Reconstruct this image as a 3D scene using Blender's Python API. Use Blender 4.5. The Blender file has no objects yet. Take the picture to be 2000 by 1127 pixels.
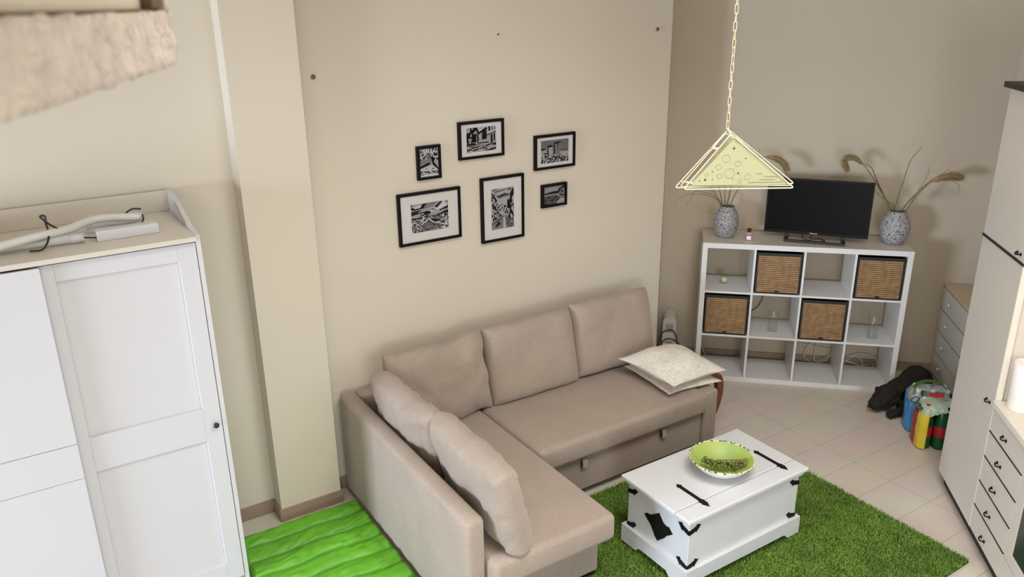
import bpy, bmesh, math, random
import numpy as np
from mathutils import Vector, Matrix, noise
random.seed(7); rng = np.random.RandomState(5)
S = bpy.context.scene; COL = S.collection
PI = math.pi
TA = -0.7716038                       # heading of the wall behind the television
T = Vector((math.cos(TA), math.sin(TA), 0)); N = Vector((math.sin(TA), -math.cos(TA), 0))
def TN(t, n, z=0): return T * t + N * n + Vector((0, 0, z))

# ------------------------------------------------------------------ camera
cd = bpy.data.cameras.new('camera'); cam = bpy.data.objects.new('camera', cd); COL.objects.link(cam)
cd.sensor_width = 36; cd.lens = 36 * 1574.1 / 2000; cd.clip_start = .02; cd.clip_end = 60
cam.matrix_world = Matrix.Translation((-4.61515, -4.42219, 2.8309)) @ Matrix.Rotation(-.56653, 4, 'Z') @ Matrix.Rotation(1.229135, 4, 'X') @ Matrix.Rotation(-.013084, 4, 'Z')
cd.dof.use_dof = True; cd.dof.focus_distance = 4.6; cd.dof.aperture_fstop = 6.5
S.camera = cam
# ------------------------------------------------------------------ light
w = bpy.data.worlds.new('world'); S.world = w; w.use_nodes = True
w.node_tree.nodes['Background'].inputs[0].default_value = (.75, .85, 1, 1); w.node_tree.nodes['Background'].inputs[1].default_value = 0.5
def area(name, loc, to, sx, sy, power, col, spread=180):
    l = bpy.data.lights.new(name, 'AREA'); l.shape = 'RECTANGLE'; l.size = sx; l.size_y = sy; l.energy = power; l.color = col; l.spread = math.radians(spread)
    o = bpy.data.objects.new(name, l); COL.objects.link(o); o.location = loc
    o.rotation_euler = (Vector(to) - Vector(loc)).to_track_quat('-Z', 'Y').to_euler(); return o
area('daylight_left', (-8.92, -1.7, 1.5), (-1, -1.7, -.4), 1.35, 1.6, 215, (.72, .83, 1), 130)
q = TN(1.05, 8.92, 1.3); area('daylight_back', q, q - N * 3 + Vector((0, 0, -1.1)), 1.5, 1.8, 60, (.90, .96, 1), 120)
q = TN(-.77, 8.92, 3.1); area('added_fill_upper', q, q - N * 3 + Vector((0, 0, -.3)), 2.3, 1.0, 30, (1, .66, .30))  # added warm fill high behind the camera, for soft ambient light
area('added_fill_roof', (-2.6, -3.3, 4.25), (-2.35, -2.9, 0), 2.2, 1.5, 103, (1, .957, .915), 120)  # invented overhead fill that brightens the floor and other flat tops
q = TN(2.0, 5.0, 1.5); area('added_fill_right', q, q - T * 3 + Vector((0, 0, -1.2)), 1.3, 1.2, 18, (.6, .8, 1), 130)  # added cool fill from the right, evening out the light balance
S.view_settings.view_transform = 'Standard'; S.view_settings.look = 'None'; S.view_settings.gamma = 1
S.view_settings.use_curve_mapping = False; S.view_settings.exposure = -0.08

# ------------------------------------------------------------------ materials
def lin(c):
    if isinstance(c, str): c = [int(c[i:i + 2], 16) / 255 for i in (0, 2, 4)]
    return tuple(((x / 12.92) if x <= .04045 else ((x + .055) / 1.055) ** 2.4) for x in c) + (1,)
def mat(name, c, rough=.6, var=0, scale=8, bump=0, bscale=60, bdist=.004, metal=0, c2=None, spec=.5, coat=0, detail=3, trans=0, alpha=1):
    m = bpy.data.materials.new(name); m.use_nodes = True; nt = m.node_tree; b = nt.nodes['Principled BSDF']
    b.inputs['Base Color'].default_value = lin(c); b.inputs['Roughness'].default_value = rough; b.inputs['Metallic'].default_value = metal
    b.inputs['Specular IOR Level'].default_value = spec; b.inputs['Coat Weight'].default_value = coat
    b.inputs['Transmission Weight'].default_value = trans; b.inputs['Alpha'].default_value = alpha
    tc = nt.nodes.new('ShaderNodeTexCoord')
    n = nt.nodes.new('ShaderNodeTexNoise'); n.inputs['Scale'].default_value = scale; n.inputs['Detail'].default_value = detail
    nt.links.new(tc.outputs['Object'], n.inputs['Vector'])
    r = nt.nodes.new('ShaderNodeValToRGB'); r.color_ramp.elements[0].position = .3; r.color_ramp.elements[1].position = .7
    a = lin(c); k = 1 - (var or .015)
    r.color_ramp.elements[0].color = lin(c2) if c2 else (a[0] * k, a[1] * k, a[2] * k, 1); r.color_ramp.elements[1].color = a
    nt.links.new(n.outputs['Fac'], r.inputs[0]); nt.links.new(r.outputs[0], b.inputs['Base Color'])
    if bump:
        n2 = nt.nodes.new('ShaderNodeTexNoise'); n2.inputs['Scale'].default_value = bscale; n2.inputs['Detail'].default_value = 4
        nt.links.new(tc.outputs['Object'], n2.inputs['Vector'])
        bp = nt.nodes.new('ShaderNodeBump'); bp.inputs['Strength'].default_value = bump; bp.inputs['Distance'].default_value = bdist
        nt.links.new(n2.outputs['Fac'], bp.inputs['Height']); nt.links.new(bp.outputs[0], b.inputs['Normal'])
    return m
M = {}
M['wall'] = mat('wall_paint', 'd2c9ba', .85, .02, 1.2, .05, 90)
M['wall_tan'] = mat('wall_paint_tan', 'c4b8a6', .85, .03, 1.2, .05, 90)
M['ceil'] = mat('ceiling_paint', 'e2dccf', .9)
M['plaster'] = mat('rough_plaster', 'f3e4d4', .9, .22, 30, 1, 55, bdist=.02)
M['cream'] = mat('cream_board', 'e4dcc4', .6)
M['brownblock'] = mat('brown_wood_block', '75604a', .8, .2, 30)
M['base'] = mat('baseboard_tile', 'a08b79', .45, .18, 7)
M['white'] = mat('white_lacquer', 'c9c9cd', .38, .01, 3)
M['white_top'] = mat('white_foil', 'cdc6bb', .35, .02, 4)
M['kallax'] = mat('white_shelf_foil', 'dadada', .3, .01, 3)
M['cab'] = mat('cabinet_front', 'cbc2b6', .4, .02, 2)
M['cabedge'] = mat('cabinet_edge', 'd8cfc0', .4)
M['black'] = mat('black_trim', '1b1816', .5, .1, 10)
M['iron'] = mat('black_iron', '0f0d0c', .65, .25, 40, .3, 120, spec=.2)
M['gap'] = mat('dark_gap', '2a2724', .8)
M['blackgloss'] = mat('screen_glass', '08080a', .3, .05, 2, spec=.12)
M['tvplastic'] = mat('tv_plastic', '0e0e10', .45, spec=.2)
M['tvstand'] = mat('tv_stand_metal', '3b342e', .4, metal=.4)
M['logo'] = mat('logo_silver', 'd8d8dc', .4)
M['ovenglass'] = mat('dark_oven_glass', '2b3230', .15)
M['porcelain'] = mat('white_plastic', 'eae4dc', .4)
M['heater'] = mat('heater_enamel', 'c9c6c2', .4)
M['heatdark'] = mat('heater_slot', '7d7873', .6)
M['cable_b'] = mat('black_cable', '1c1a1a', .5); M['cable_w'] = mat('white_cable', 'ddd6c6', .5)
M['lampmetal'] = mat('cream_lamp_wire', 'cfc5a4', .45, .03, 10)
M['lampglass'] = mat('pale_green_glass', 'a19f79', .4, .03, 10)
M['lampmark'] = mat('glass_print', '5f634a', .5)
M['lampring'] = mat('glass_print_pale', '83845f', .5)
M['stem'] = mat('dry_grass_stem', '7c7044', .7, .25, 20); M['plume'] = mat('grass_plume', 'a48c62', .95, .3, 40)
M['stemg'] = mat('green_grass_stem', '6d6c3c', .7, .25, 20)
M['woodleg'] = mat('red_brown_bentwood', '7a4327', .4, .2, 12)
M['grape'] = mat('green_grape', '7a8638', .35, .35, 30, c2='4d5320'); M['grape2'] = mat('dusky_grape', '6d6a3a', .4, .3, 30)
M['grapestem'] = mat('grape_stem', '6a5a32', .8)
M['frame'] = mat('black_frame', '0c0909', .5, spec=.15); M['mat_board'] = mat('mount_board', 'c9c6c4', .8)
M['glass_bottle'] = mat('pink_oil', 'b98088', .2); M['label_w'] = mat('label_white', 'e8e0e0', .6); M['label_r'] = mat('label_red', 'b02a2c', .5, .1, 30)
M['cap_b'] = mat('dark_cap', '1d160d', .4); M['reed'] = mat('reed_stick', 'b08f54', .7)
M['label_m'] = mat('label_maroon', '7a3a4a', .6)
M['wax'] = mat('candle_wax', 'dde0bd', .5)
M['fur'] = mat('dark_brown_fur', '1c1511', .85, .35, 60, .6, 220); M['nose'] = mat('black_nose', '0b0a0a', .35); M['eye'] = mat('dog_eye', '1a0d06', .1)
M['pet_green'] = mat('green_bottle_plastic', '0c5230', .25, .1, 10); M['pet_dark'] = mat('cola_bottle_plastic', '1a100c', .2)
M['pet_clear'] = mat('clear_bottle_plastic', 'aebcb8', .2, .1, 12); M['cap_r'] = mat('red_cap', 'b3232a', .4); M['cap_w'] = mat('white_cap', 'd9d9d6', .4)
M['wrap_blue'] = mat('blue_wrap', '2f78c0', .35, c2='b9d2df', scale=9, spec=.6); M['wrap_pale'] = mat('pale_green_wrap', 'b5c4b0', .3, c2='8fa99a', scale=14)
M['wrap_yellow'] = mat('yellow_wrap', 'd8c23a', .4, .1, 20); M['wrap_red'] = mat('red_wrap', 'b5343a', .4, .2, 20); M['strap_g'] = mat('green_carry_strap', '5aa043', .5)
M['script'] = mat('script_lettering', '1c2e26', .6)
M['brass'] = mat('plug_metal', '6b6259', .5)
M['glossw'] = mat('tube_white', 'cfd0cc', .25); M['tube_grey'] = mat('tube_fitting', 'cfcfc9', .3)
M['sheet'] = mat('bathing_white', 'e8e8e8', .5)

def nodes(m): return m.node_tree.nodes, m.node_tree.links, m.node_tree.nodes['Principled BSDF']
# real clear glass
def glass(name, tint='f2f6f2', rough=.02):
    m = bpy.data.materials.new(name); m.use_nodes = True; b = m.node_tree.nodes['Principled BSDF']
    nt = m.node_tree; nt.nodes.remove(b); b = nt.nodes.new('ShaderNodeBsdfGlossy'); b.inputs['Roughness'].default_value = .06
    tr = nt.nodes.new('ShaderNodeBsdfTransparent'); tr.inputs[0].default_value = lin('fcfefd'); lw = nt.nodes.new('ShaderNodeLayerWeight'); lw.inputs[0].default_value = .12
    mr = nt.nodes.new('ShaderNodeMapRange'); mr.inputs[3].default_value = .03; mr.inputs[4].default_value = .5; nt.links.new(lw.outputs['Facing'], mr.inputs[0])
    mx = nt.nodes.new('ShaderNodeMixShader'); nt.links.new(mr.outputs[0], mx.inputs[0]); nt.links.new(tr.outputs[0], mx.inputs[1]); nt.links.new(b.outputs[0], mx.inputs[2]); nt.links.new(mx.outputs[0], nt.nodes['Material Output'].inputs[0])
    return m
M['glass'] = glass('clear_glass')
# woven sofa fabric
def fabric(name, c, c2, sc=420, fade=.12):
    m = mat(name, c, .95, fade, 5, 0); nd, lk, b = nodes(m)
    b.inputs['Sheen Weight'].default_value = .25; b.inputs['Specular IOR Level'].default_value = .15
    tc = [n for n in nd if n.type == 'TEX_COORD'][0]; ramp = [n for n in nd if n.type == 'VALTORGB'][0]
    n = nd.new('ShaderNodeTexNoise'); n.inputs['Scale'].default_value = sc; n.inputs['Detail'].default_value = 2; lk.new(tc.outputs['Object'], n.inputs['Vector'])
    r = nd.new('ShaderNodeValToRGB'); r.color_ramp.elements[0].position = .38; r.color_ramp.elements[1].position = .62
    mx = nd.new('ShaderNodeMixRGB'); mx.inputs[2].default_value = lin(c2); lk.new(ramp.outputs[0], mx.inputs[1]); lk.new(n.outputs['Fac'], r.inputs[0])
    mu = nd.new('ShaderNodeMath'); mu.operation = 'MULTIPLY'; mu.inputs[1].default_value = .5; lk.new(r.outputs[0], mu.inputs[0]); lk.new(mu.outputs[0], mx.inputs[0])
    lk.new(mx.outputs[0], b.inputs['Base Color'])
    bp = nd.new('ShaderNodeBump'); bp.inputs['Strength'].default_value = .35; bp.inputs['Distance'].default_value = .002; lk.new(n.outputs['Fac'], bp.inputs['Height']); lk.new(bp.outputs[0], b.inputs['Normal'])
    return m
M['sofa'] = fabric('beige_woven_fabric', 'a99a8d', '86776a', 240)
M['tab'] = mat('light_webbing', 'b8ada2', .9)
M['quilt'] = mat('lime_green_nylon', '60aa22', .45, .15, 5, .25, 25)
M['rugbase'] = mat('rug_backing', '35500f', .95, .2, 10)
# rug pile with colour from noise
M['pile'] = mat('green_rug_pile', '80a040', .95, .3, 9, c2='628432')
# patterned white pillow
m = mat('cream_leaf_pattern', 'ded8cf', .8, 0, 8); nd, lk, b = nodes(m); M['pillow'] = m
tc = [n for n in nd if n.type == 'TEX_COORD'][0]
v = nd.new('ShaderNodeTexNoise'); v.inputs['Scale'].default_value = 26; v.inputs['Distortion'].default_value = 2.5; v.inputs['Detail'].default_value = 1
lk.new(tc.outputs['Object'], v.inputs['Vector']); r = nd.new('ShaderNodeValToRGB')
e = r.color_ramp.elements; e[0].position = .44; e[0].color = lin('ded8cf'); e[1].position = .5; e[1].color = lin('c2b9ab'); x = e.new(.56); x.color = lin('ded8cf')
lk.new(v.outputs['Fac'], r.inputs[0]); lk.new(r.outputs[0], b.inputs['Base Color'])
# floor tiles (rows run along the picture wall)
m = bpy.data.materials.new('floor_tiles'); m.use_nodes = True; nd, lk, b = nodes(m); M['floor'] = m
tc = nd.new('ShaderNodeTexCoord'); mp = nd.new('ShaderNodeMapping'); lk.new(tc.outputs['Object'], mp.inputs['Vector'])
mp.inputs['Location'].default_value = (.335 + .62 * 20, 1.265 + .2595 * 28, 0)
br = nd.new('ShaderNodeTexBrick'); br.offset = 0; br.inputs['Scale'].default_value = 1; br.inputs['Brick Width'].default_value = .62; br.inputs['Row Height'].default_value = .2595
br.inputs['Mortar Size'].default_value = .0022; br.inputs['Mortar Smooth'].default_value = .3; br.offset = 0
br.inputs['Color1'].default_value = lin('d2c8bd'); br.inputs['Color2'].default_value = lin('cec4b9'); br.inputs['Mortar'].default_value = lin('a89b8f')
lk.new(mp.outputs[0], br.inputs['Vector'])
n = nd.new('ShaderNodeTexNoise'); n.inputs['Scale'].default_value = 3.5; n.inputs['Detail'].default_value = 5; lk.new(tc.outputs['Object'], n.inputs['Vector'])
mx = nd.new('ShaderNodeMixRGB'); mx.blend_type = 'MULTIPLY'; mx.inputs[0].default_value = .25; lk.new(br.outputs[0], mx.inputs[1]); lk.new(n.outputs['Color'], mx.inputs[2])
gm = nd.new('ShaderNodeBrightContrast'); gm.inputs[1].default_value = .03; lk.new(mx.outputs[0], gm.inputs[0]); lk.new(gm.outputs[0], b.inputs['Base Color'])
b.inputs['Roughness'].default_value = .38
# bamboo weave for baskets
m = bpy.data.materials.new('bamboo_weave'); m.use_nodes = True; nd, lk, b = nodes(m); M['bamboo'] = m
tc = nd.new('ShaderNodeTexCoord'); sp = nd.new('ShaderNodeSeparateXYZ'); lk.new(tc.outputs['Object'], sp.inputs[0])
def wavy(out, k, lo, hi):
    mu = nd.new('ShaderNodeMath'); mu.operation = 'MULTIPLY'; mu.inputs[1].default_value = k; lk.new(out, mu.inputs[0])
    s = nd.new('ShaderNodeMath'); s.operation = 'SINE'; lk.new(mu.outputs[0], s.inputs[0])
    mr = nd.new('ShaderNodeMapRange'); mr.inputs[1].default_value = lo; mr.inputs[2].default_value = hi; lk.new(s.outputs[0], mr.inputs[0]); return mr.outputs[0]
h = wavy(sp.outputs['Z'], 2 * PI / .0150, -.95, .1); vv = wavy(sp.outputs['X'], 2 * PI / .022, -1.3, -.9)
cmb = nd.new('ShaderNodeMath'); cmb.operation = 'MULTIPLY'; lk.new(h, cmb.inputs[0]); lk.new(vv, cmb.inputs[1])
nn = nd.new('ShaderNodeTexNoise'); nn.inputs['Scale'].default_value = 22; lk.new(tc.outputs['Object'], nn.inputs['Vector'])
rr = nd.new('ShaderNodeValToRGB'); rr.color_ramp.elements[0].color = lin('8f6c47'); rr.color_ramp.elements[1].color = lin('ad8b60'); rr.color_ramp.elements[0].position = .35; rr.color_ramp.elements[1].position = .65
lk.new(nn.outputs['Fac'], rr.inputs[0]); mx = nd.new('ShaderNodeMixRGB'); mx.inputs[1].default_value = lin('4a3522'); lk.new(cmb.outputs[0], mx.inputs[0]); lk.new(rr.outputs[0], mx.inputs[2])
lk.new(mx.outputs[0], b.inputs['Base Color']); b.inputs['Roughness'].default_value = .6
# vase pattern
m = bpy.data.materials.new('grey_mosaic_glaze'); m.use_nodes = True; nd, lk, b = nodes(m); M['vase'] = m
tc = nd.new('ShaderNodeTexCoord'); vo = nd.new('ShaderNodeTexVoronoi'); vo.feature = 'DISTANCE_TO_EDGE'; vo.inputs['Scale'].default_value = 115; lk.new(tc.outputs['Object'], vo.inputs['Vector'])
r = nd.new('ShaderNodeValToRGB'); r.color_ramp.elements[0].position = .07; r.color_ramp.elements[0].color = lin('363335'); r.color_ramp.elements[1].position = .17; r.color_ramp.elements[1].color = lin('d0ced2')
lk.new(vo.outputs['Distance'], r.inputs[0]); lk.new(r.outputs[0], b.inputs['Base Color']); b.inputs['Roughness'].default_value = .35
bp = nd.new('ShaderNodeBump'); bp.inputs['Distance'].default_value = .003; lk.new(vo.outputs['Distance'], bp.inputs['Height']); lk.new(bp.outputs[0], b.inputs['Normal'])
# worn white paint for the chest, bowl
M['chestw'] = mat('white_painted_pine', 'cccdd0', .45, .04, 5, .15, 30)
M['bowl_out'] = mat('white_enamel', 'e3e2dc', .25, .03, 8)
m = mat('lime_enamel', 'a6b75a', .45, 0, 6, c2='96b565'); M['bowl_in'] = m
m = mat('chipped_rim', 'd9dcae', .3, 0, 75, c2='3d4030', detail=1); M['bowl_rim'] = m
[n for n in m.node_tree.nodes if n.type == 'VALTORGB'][0].color_ramp.elements[0].position = .40
[n for n in m.node_tree.nodes if n.type == 'VALTORGB'][0].color_ramp.elements[1].position = .44

# ------------------------------------------------------------------ mesh helpers
def link(name, bm, m, parent=None, loc=None, rot=None, smooth=False):
    me = bpy.data.meshes.new(name); bmesh.ops.recalc_face_normals(bm, faces=bm.faces[:]); bm.to_mesh(me); bm.free()
    o = bpy.data.objects.new(name, me); COL.objects.link(o)
    for mm in (m if isinstance(m, (list, tuple)) else [m]): me.materials.append(mm)
    if smooth:
        for p in me.polygons: p.use_smooth = True
    if parent: o.parent = parent
    if loc is not None: o.location = loc
    if rot is not None: o.rotation_euler = rot
    return o
def autosmooth(o, ang=40):
    me = o.data; bm = bmesh.new(); bm.from_mesh(me)
    for f in bm.faces: f.smooth = True
    for e in bm.edges:
        if len(e.link_faces) == 2 and e.calc_face_angle(0) > math.radians(ang): e.smooth = False
    bm.to_mesh(me); bm.free(); return o
def tag(o, label, cat, group=None, kind=None):
    if label: o['label'] = label
    if cat: o['category'] = cat
    if group: o['group'] = group
    if kind: o['kind'] = kind
    return o
def empty(name, loc, rz, label, cat, group=None):
    o = bpy.data.objects.new(name, None); COL.objects.link(o); o.location = loc; o.rotation_euler = (0, 0, rz); o.empty_display_size = .1
    return tag(o, label, cat, group)
def struct(o): o['kind'] = 'structure'; return o
def box(bm, x0, x1, y0, y1, z0, z1, bev=0, seg=2, mi=0):
    vs = [bm.verts.new(v) for v in ((x0, y0, z0), (x1, y0, z0), (x1, y1, z0), (x0, y1, z0), (x0, y0, z1), (x1, y0, z1), (x1, y1, z1), (x0, y1, z1))]
    fs = [bm.faces.new([vs[i] for i in f]) for f in ((3, 2, 1, 0), (4, 5, 6, 7), (0, 1, 5, 4), (1, 2, 6, 5), (2, 3, 7, 6), (3, 0, 4, 7))]
    for f in fs: f.material_index = mi
    if bev:
        es = list({e for f in fs for e in f.edges}); bmesh.ops.bevel(bm, geom=es, offset=bev, segments=seg, profile=.5, affect='EDGES')
    return bm
def B(name, dims, m, parent=None, bev=0, seg=2, smooth=False, **k):
    bm = bmesh.new()
    for d in (dims if isinstance(dims[0], (list, tuple)) else [dims]): box(bm, *d, bev=bev, seg=seg)
    o = link(name, bm, m, parent, **k)
    if smooth: autosmooth(o, 50)
    return o
def tube(bm, pts, r, seg=8, cap=True, closed=False):
    pts = [Vector(p) for p in pts]; n = len(pts); rs = r if isinstance(r, (list, tuple)) else [r] * n
    rings = []; up = None
    for i, p in enumerate(pts):
        if closed: d = pts[(i + 1) % n] - pts[i - 1]
        else: d = pts[min(i + 1, n - 1)] - pts[max(i - 1, 0)]
        d.normalize()
        if up is None: up = d.orthogonal().normalized()
        up = (up - d * up.dot(d));
        if up.length < 1e-6: up = d.orthogonal()
        up.normalize(); s = d.cross(up)
        rings.append([bm.verts.new(p + (up * math.cos(a) + s * math.sin(a)) * rs[i]) for a in [2 * PI * k / seg for k in range(seg)]])
    m = n if closed else n - 1
    for i in range(m):
        a, b_ = rings[i], rings[(i + 1) % n]
        for k in range(seg): bm.faces.new((a[k], a[(k + 1) % seg], b_[(k + 1) % seg], b_[k]))
    if cap and not closed:
        bm.faces.new(rings[0][::-1]); bm.faces.new(rings[-1])
    return bm
def spline(pts, n=8):
    pts = [Vector(p) for p in pts]; out = []
    P = [pts[0] * 2 - pts[1]] + pts + [pts[-1] * 2 - pts[-2]]
    for i in range(1, len(P) - 2):
        for k in range(n):
            t = k / n; a, b_, c, d = P[i - 1], P[i], P[i + 1], P[i + 2]
            out.append(.5 * ((2 * b_) + (c - a) * t + (2 * a - 5 * b_ + 4 * c - d) * t * t + (3 * b_ - a - 3 * c + d) * t ** 3))
    out.append(pts[-1]); return out
def lathe(bm, prof, seg=32, mi=0, cx=0, cy=0, cz=0):
    rings = []
    for r, z in prof:
        if r < 1e-6: rings.append([bm.verts.new((cx, cy, cz + z))])
        else: rings.append([bm.verts.new((cx + r * math.cos(2 * PI * k / seg), cy + r * math.sin(2 * PI * k / seg), cz + z)) for k in range(seg)])
    for i in range(len(rings) - 1):
        a, b_ = rings[i], rings[i + 1]
        if len(a) == 1 and len(b_) == 1: continue
        for k in range(seg):
            j = (k + 1) % seg
            if len(a) == 1: f = bm.faces.new((a[0], b_[k], b_[j]))
            elif len(b_) == 1: f = bm.faces.new((a[k], b_[0], a[j]))
            else: f = bm.faces.new((a[k], a[j], b_[j], b_[k]))
            f.material_index = mi
    return bm
def prism(bm, poly, axis, a, b_):
    # poly: 2D points; axis 'x','y','z' is extruded from a to b_
    def P(u, v, w_):
        return {'x': (w_, u, v), 'y': (u, w_, v), 'z': (u, v, w_)}[axis]
    A = [bm.verts.new(P(u, v, a)) for u, v in poly]; Bv = [bm.verts.new(P(u, v, b_)) for u, v in poly]; n = len(poly)
    bm.faces.new(A); bm.faces.new(Bv[::-1])
    for i in range(n): bm.faces.new((A[i], Bv[i], Bv[(i + 1) % n], A[(i + 1) % n]))
    return bm
def txt(body, size, m, parent, name, loc, rot, ext=.0006, shear=0):
    c = bpy.data.curves.new(name, 'FONT'); c.body = body; c.size = size; c.extrude = ext; c.shear = shear; c.align_x = 'CENTER'; c.align_y = 'CENTER'
    o = bpy.data.objects.new('tmp', c); me = bpy.data.meshes.new_from_object(o); bpy.data.objects.remove(o)
    o = bpy.data.objects.new(name, me); COL.objects.link(o); me.materials.clear(); me.materials.append(m); o.parent = parent; o.location = loc; o.rotation_euler = rot; return o

# ------------------------------------------------------------------ room shell
ZC = 4.3; XL = -9.0
Pedge = Vector((-.632, -.21, 0)); te = Pedge.dot(T)
Rc = TN(2.07, 0); Rb = TN(2.07, 9.0)
s = (XL - Rb.x) / (-T.x); Lb = Rb - T * s
poly = [(XL, -.215), (Pedge.x, Pedge.y), tuple(TN(te, 0).xy), tuple(Rc.xy), tuple(Rb.xy), (Lb.x, Lb.y)]
def slab(name, z0, z1, m):
    bm = bmesh.new(); prism(bm, poly, 'z', z0, z1); return struct(link(name, bm, m))
slab('floor', -.1, 0, M['floor']); slab('ceiling', ZC, ZC + .1, M['ceil'])
def wallseg(name, a, b_, m, th=.15, holes=()):
    """upright wall from a to b; thickness grows to the left of a->b ; holes (s0,s1,z0,z1)"""
    a = Vector((a[0], a[1], 0)); b_ = Vector((b_[0], b_[1], 0)); L = (b_ - a).length; bm = bmesh.new()
    if holes:
        s0, s1, z0, z1 = holes[0]; rest = [(0, s0, 0, ZC), (s1, L, 0, ZC), (s0, s1, 0, z0), (s0, s1, z1, ZC)]
        if len(holes) > 1:
            t0, t1, y0, y1 = holes[1]; rest = [(0, min(s0, t0), 0, ZC)]
            cuts = sorted({0, s0, s1, t0, t1, L}); rest = []
            for u, v_ in zip(cuts, cuts[1:]):
                hs = sorted([(h_[2], h_[3]) for h_ in holes if h_[0] <= u + 1e-6 and h_[1] >= v_ - 1e-6]); z = 0
                for p0, p1 in hs:
                    if p0 > z: rest.append((u, v_, z, p0))
                    z = p1
                rest.append((u, v_, z, ZC))
    else: rest = [(0, L, 0, ZC)]
    for s0, s1, z0, z1 in rest:
        if s1 - s0 > 1e-4 and z1 - z0 > 1e-4: box(bm, s0, s1, 0, th, z0, z1)
    o = link(name, bm, m); o.location = a; o.rotation_euler = (0, 0, math.atan2(b_.y - a.y, b_.x - a.x)); return struct(o)
wallseg('wall_picture', (XL - .15, -.213), Pedge, M['wall'], .3)
wallseg('wall_return', Pedge, TN(te, -.15), M['wall'], .15)
wallseg('wall_tv', TN(te - .0, 0), TN(2.22, 0), M['wall_tan'], .15)
wallseg('wall_right', Rc, Rb + N * .15, M['wall'], .15, holes=((4.35, 5.65, .9, 2.1),))
backL = (Lb - Rb).length
wallseg('wall_back', Rb, Lb, M['wall'], .15, holes=((.27, 1.77, .25, 2.15), (1.67, 4.0, 2.6, 3.6)))
wallseg('wall_left', Lb, (XL, -.06), M['wall'], .15, holes=(((-2.38) - Lb.y, (-1.02) - Lb.y, .7, 2.3),))
def window(name, origin, rz, s0, s1, z0, z1, n=2):
    bm = bmesh.new(); f = .05
    for d in ((s0, s1, .03, .09, z0, z0 + f), (s0, s1, .03, .09, z1 - f, z1)): box(bm, *d)
    for k in range(n + 1):
        c = s0 + f / 2 + (s1 - s0 - f) * k / n; box(bm, c - f / 2, c + f / 2, .03, .09, z0 + f, z1 - f)
    o = link(name, bm, M['white']); o.location = origin; o.rotation_euler = (0, 0, rz); return struct(o)
window('window_1', (Lb.x, Lb.y, 0), PI / 2, -2.38 - Lb.y, -1.02 - Lb.y, .7, 2.3)
rzb = math.atan2(-T.y, -T.x)
window('added_window_right', Rc, math.atan2(N.y, N.x), 4.35, 5.65, .9, 2.1); window('window_2', Rb, rzb, .27, 1.77, .25, 2.15); window('added_window_upper', Rb, rzb, 1.67, 4.0, 2.6, 3.6, 3)  # right and high back windows are added to dress the fill lamps
struct(B('added_frame_roof', [(-3.78, -1.42, -4.13, -4.07, 4.24, 4.3), (-3.78, -1.42, -2.53, -2.47, 4.24, 4.3), (-3.78, -3.72, -4.07, -2.53, 4.24, 4.3), (-1.48, -1.42, -4.07, -2.53, 4.24, 4.3)], M['white']))  # made-up frame around the overhead fill lamp; the ceiling above stays closed
# column beside the sofa
struct(B('wall_column', (-3.622, -3.262, -.345, -.2, 0, ZC), M['wall']))
# baseboards
H = .08
struct(B('baseboard_picture', [(XL, -3.63, -.225, -.2, 0, H), (-3.26, -.64, -.222, -.2, 0, H)], M['base']))
struct(B('baseboard_column', [(-3.634, -3.25, -.357, -.3452, 0, H), (-3.634, -3.6222, -.345, -.226, 0, H), (-3.2618, -3.25, -.345, -.223, 0, H)], M['base']))
o = B('baseboard_tv', (te, 2.07, -.012, .0, 0, H), M['base']); o.rotation_euler = (0, 0, TA); struct(o)
# plastered wall pier hanging over the stairs, close to the camera
def rough(name, p0, p1, th, z0, z1, m, amp, cut, parent=None):
    """slab whose outer face runs p0->p1 (horizontal), thickness to the left"""
    d = Vector(p1) - Vector(p0); L = d.length; nx = max(2, int(L / cut)); nz = max(2, int((z1 - z0) / cut)); ny = max(2, int(th / cut / 2))
    bm = bmesh.new(); box(bm, 0, L, 0, th, z0, z1)
    def cuts(ax, k, lo, hi):
        for i in range(1, k):
            v = [0, 0, 0]; v[ax] = lo + (hi - lo) * i / k; nrm = [0, 0, 0]; nrm[ax] = 1
            bmesh.ops.bisect_plane(bm, geom=bm.verts[:] + bm.edges[:] + bm.faces[:], plane_co=v, plane_no=nrm)
    cuts(0, nx, 0, L); cuts(2, nz, z0, z1); cuts(1, ny, 0, th)
    for v in bm.verts:
        q = v.co * 45; nv = noise.noise_vector(q) * amp + noise.noise_vector(q * 2.6) * amp * .45
        v.co += Vector((nv.x * .8, nv.y - amp * .2, nv.z * .6))
    o = link(name, bm, m, parent, smooth=True); o.location = p0; o.rotation_euler = (0, 0, math.atan2(d.y, d.x)); return o
pe = Vector((-4.4475, -3.5435, 0)); dr = Vector((.3881, .9216, 0)).normalized(); pb = pe - dr * .86
o = rough('wall_stair_ledge', pb, pe, .22, 2.776, 2.8262, M['plaster'], .0042, .0065); struct(o)
lf = Vector((-dr.y, dr.x, 0))
o = rough('wall_stair_edge', pe - dr * .014 + lf * 0, pe - dr * .0005, .21, 2.8262, 2.95, M['plaster'], .0025, .0065); struct(o)
o = B('wall_stair', (0, .842, .012, .2, 2.829, ZC), M['cream']); o.location = pb; o.rotation_euler = (0, 0, math.atan2(dr.y, dr.x)); struct(o)
o = B('trim_1', (0, .842, .006, .2, 2.8258, 2.829), M['brownblock']); o.location = pb; o.rotation_euler = (0, 0, math.atan2(dr.y, dr.x)); struct(o)
o = B('trim_2', (.803, .843, .001, .012, 2.829, 2.95), M['brownblock'], bev=.002); o.location = pb; o.rotation_euler = (0, 0, math.atan2(dr.y, dr.x)); struct(o)
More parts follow.
